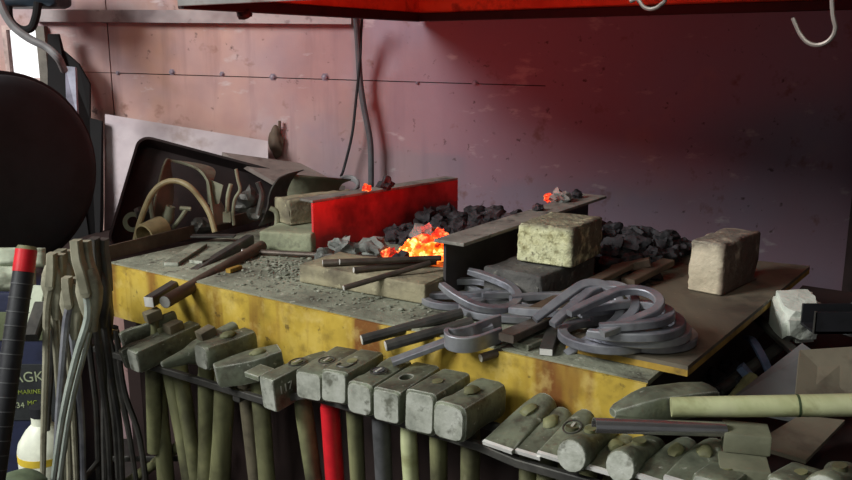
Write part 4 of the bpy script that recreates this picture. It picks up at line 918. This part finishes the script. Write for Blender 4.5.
# tongs
tongm = Mat('dull_tong_steel', .6, .2).base(20, [(.3, (112, 110, 94)), (.55, (152, 148, 128)), (.8, (172, 168, 148))]).over((78, 64, 54), 24, .58, .72, .7).bump(80, .4, .002).end()
reinm = Mat('bright_rein_steel', .4, .3).base(20, [(.3, (150, 158, 150)), (.6, (186, 194, 184))]).bump(80, .3, .002).end()
GT = 'blacksmith tongs standing in the rack left of the table'
def tongs(lab, Y, jaw, jr, reins, mat, rmat=None, wide=1.0, dk_=.02):
    rmat = rmat or mat
    P = [aty(x, y, Y) for x, y in jaw]; root = P[-1]; t = thing('tongs', lab, 'tongs', M.Translation(root), GT)
    q = [p-root for p in P]
    sp_ = spline(q, 4); N_ = len(sp_)-1
    G().tube(sp_, [jr*(.85+.15*k/N_) for k in range(N_+1)], 8, True, (.8*wide, .62)).done('jaw', mat, t)
    G().tube([p+V((.006*wide, jr*1.5, -.006)) for p in sp_], [jr*(.8+.2*k/N_) for k in range(N_+1)], 8, True, (.8*wide, .62)).done('jaw', mat, t)
    g = G(); secs = []
    for z, ww, dd in ((jr*2.6, .8, .5), (jr*1.4, 1.25, .75), (0, 1.45, .9), (-jr*1.8, 1.2, .8), (-jr*3.6, .75, .6), (-jr*5, .5, .5)): secs.append([(x, y+jr*.7, z) for x, y in rrect(2*jr*ww, 2*jr*dd, jr*.45, 4)])
    g.loft(secs).done('joint_boss', mat, t)
    G().lathe([(jr*.7, 0), (jr*.6, jr*.5), (.0005, jr*.6)], 12, M.Translation((0, -jr*.2, 0)) @ M.Rotation(math.pi/2, 4, 'X')).done('rivet', mat, t)
    for i, R in enumerate(reins):
        q = [V((0, i*jr*1.4, 0))]+[aty(x, y, Y+i*dk_)-root for x, y in R]
        G().tube(spline(q, 5), [.0075-.0025*k/(5*(len(q)-1)) for k in range(5*(len(q)-1)+1)], 8).done('rein', rmat, t)
tongs('tongs with thick upright grey jaw, left of the group', 1.36, [(52, 253), (52, 268), (51, 285)], .0125, [[(47, 310), (46, 360), (44, 420), (42, 520)], [(54, 310), (57, 360), (60, 420), (62, 520)]], tongm)
tongs('tongs with broad two-part jaw behind the left pair', 1.46, [(60, 250), (61, 262), (60, 280)], .015, [[(58, 310), (62, 370), (68, 430), (70, 520)], [(64, 310), (70, 370), (74, 430), (78, 520)]], tongm, wide=1.2)
tongs('tongs with short round jaw in the middle of the group', 1.32, [(67, 277), (68, 290), (70, 304)], .0125, [[(66, 325), (62, 370), (58, 420), (54, 520)], [(72, 325), (78, 380), (82, 430), (84, 520)]], tongm, shoem)
tongs('tall-jawed tongs with bright steel reins, centre of the group', 1.28, [(76, 240), (78, 258), (82, 272), (87, 292)], .0135, [[(88, 318), (76, 358), (62, 420), (48, 520)], [(92, 312), (84, 350), (70, 410), (54, 520)]], tongm, reinm)
tongs('rust-pitted tongs with broad flat jaw, right of the group', 1.42, [(94, 238), (94, 252), (96, 268), (97, 292)], .0135, [[(96, 320), (102, 380), (108, 430), (112, 520)], [(104, 320), (112, 380), (120, 430), (124, 520)]], dsteel, wide=1.3)
tongs('dark tongs low behind the right pair, reins only clear', 1.52, [(101, 292), (101, 302), (102, 317)], .012, [[(112, 350), (122, 400), (130, 440), (142, 520)], [(106, 350), (112, 400), (116, 440), (120, 520)]], dsteel)
for i, (P, lab) in enumerate((([(86, 320), (92, 370), (97, 420), (99, 520)], 'thin dark rod in the middle of the tong reins'), ([(116, 330), (124, 390), (140, 440), (150, 520)], 'thin dark rod right of the tong reins, slanting'), ([(52, 330), (51, 370), (48, 410), (47, 430)], 'thin brown rod behind the left tong reins'), ([(100, 325), (104, 380), (104, 430), (106, 520)], 'dark rod behind the right tong reins'))):
    tag(G().tube(spline([aty(x, y, 1.55-.03*i) for x, y in P], 5), .006, 8).done('thin_rod', dsteel), lab, 'rod', 'rods among the tongs')
bar('flat_tool', 'pale green flat-bladed tool behind the red-tipped handle', aty(41, 286, 1.42), aty(30, 334, 1.38), 1, leather, 'tool', None, (.012, .005))
bar('short_hammer', 'dark blunt tool end beside the pale blade', aty(42, 305, 1.40), aty(31, 338, 1.34), 1, dsteel, 'tool', None, (.011, .009), worn)
# rack hoop carrying the tongs
tr = thing('tong_rack', 'low dark steel frame in which the tongs stand', 'rack', V((aty(95, 470, 1.4).x, 1.40, 0)))
G().tube([(-.055, -.15, .385), (.14, -.15, .385), (.14, .16, .385), (-.055, .16, .385)], .006, 8, closed=True).done('rack_hoop', dsteel, tr)
G().box((-.06, -.16, .30), (.145, .17, .32)).done('rack_base', darkp, tr, 0)
for x in (-.055, .14):
    for y in (-.15, .16): G().tube([(x, y, 0), (x, y, .385)], .006, 8).done('rack_post', dsteel, tr)

# ------------------------------------------------------------------ light
def area(name, loc, tgt, sz, e, col):
    l = bpy.data.lights.new(name, 'AREA'); l.energy = e; l.size = sz[0]; l.shape = 'RECTANGLE'; l.size_y = sz[1]; l.color = col
    o = bpy.data.objects.new(name, l); C.objects.link(o); o.location = loc; o.rotation_euler = (V(tgt)-V(loc)).to_track_quat('-Z', 'Y').to_euler(); return o
area('doorway_daylight', (-2.3, .25, 2.35), (-.05, 1.5, .8), (.9, .9), 98, (.98, 1.0, .97))
area('workshop_lamp', (-.8, -.9, 2.55), (.0, 1.2, .7), (.7, .7), 15, (.94, 1.0, .88))
fp = at(420, 247, .812)
l = bpy.data.lights.new('fire_glow', 'AREA'); l.shape = 'DISK'; l.size = .12; l.energy = 2.5; l.color = (1, .045, .03)
o = bpy.data.objects.new('fire_glow', l); C.objects.link(o); o.location = fp+V((.02, .02, .012)); o.rotation_euler = V((.06, .34, 1)).to_track_quat('-Z', 'Y').to_euler()
wd = bpy.data.worlds.new('world'); sc.world = wd; wd.use_nodes = True
nt = wd.node_tree; bg = nt.nodes['Background']; tc = nt.nodes.new('ShaderNodeTexCoord'); sp = nt.nodes.new('ShaderNodeSeparateXYZ'); rp = nt.nodes.new('ShaderNodeValToRGB')
nt.links.new(tc.outputs['Generated'], sp.inputs[0]); nt.links.new(sp.outputs['Y'], rp.inputs[0]); nt.links.new(rp.outputs[0], bg.inputs[0])   # overcast sky, brightest beyond the window
rp.color_ramp.elements[0].position = .62; rp.color_ramp.elements[0].color = (.11, .115, .12, 1); rp.color_ramp.elements[1].position = .76; rp.color_ramp.elements[1].color = (1.5, 1.5, 1.52, 1); bg.inputs[1].default_value = 1
sc.view_settings.view_transform = 'Standard'; sc.view_settings.look = 'None'; sc.view_settings.gamma = 1; sc.view_settings.exposure = .0
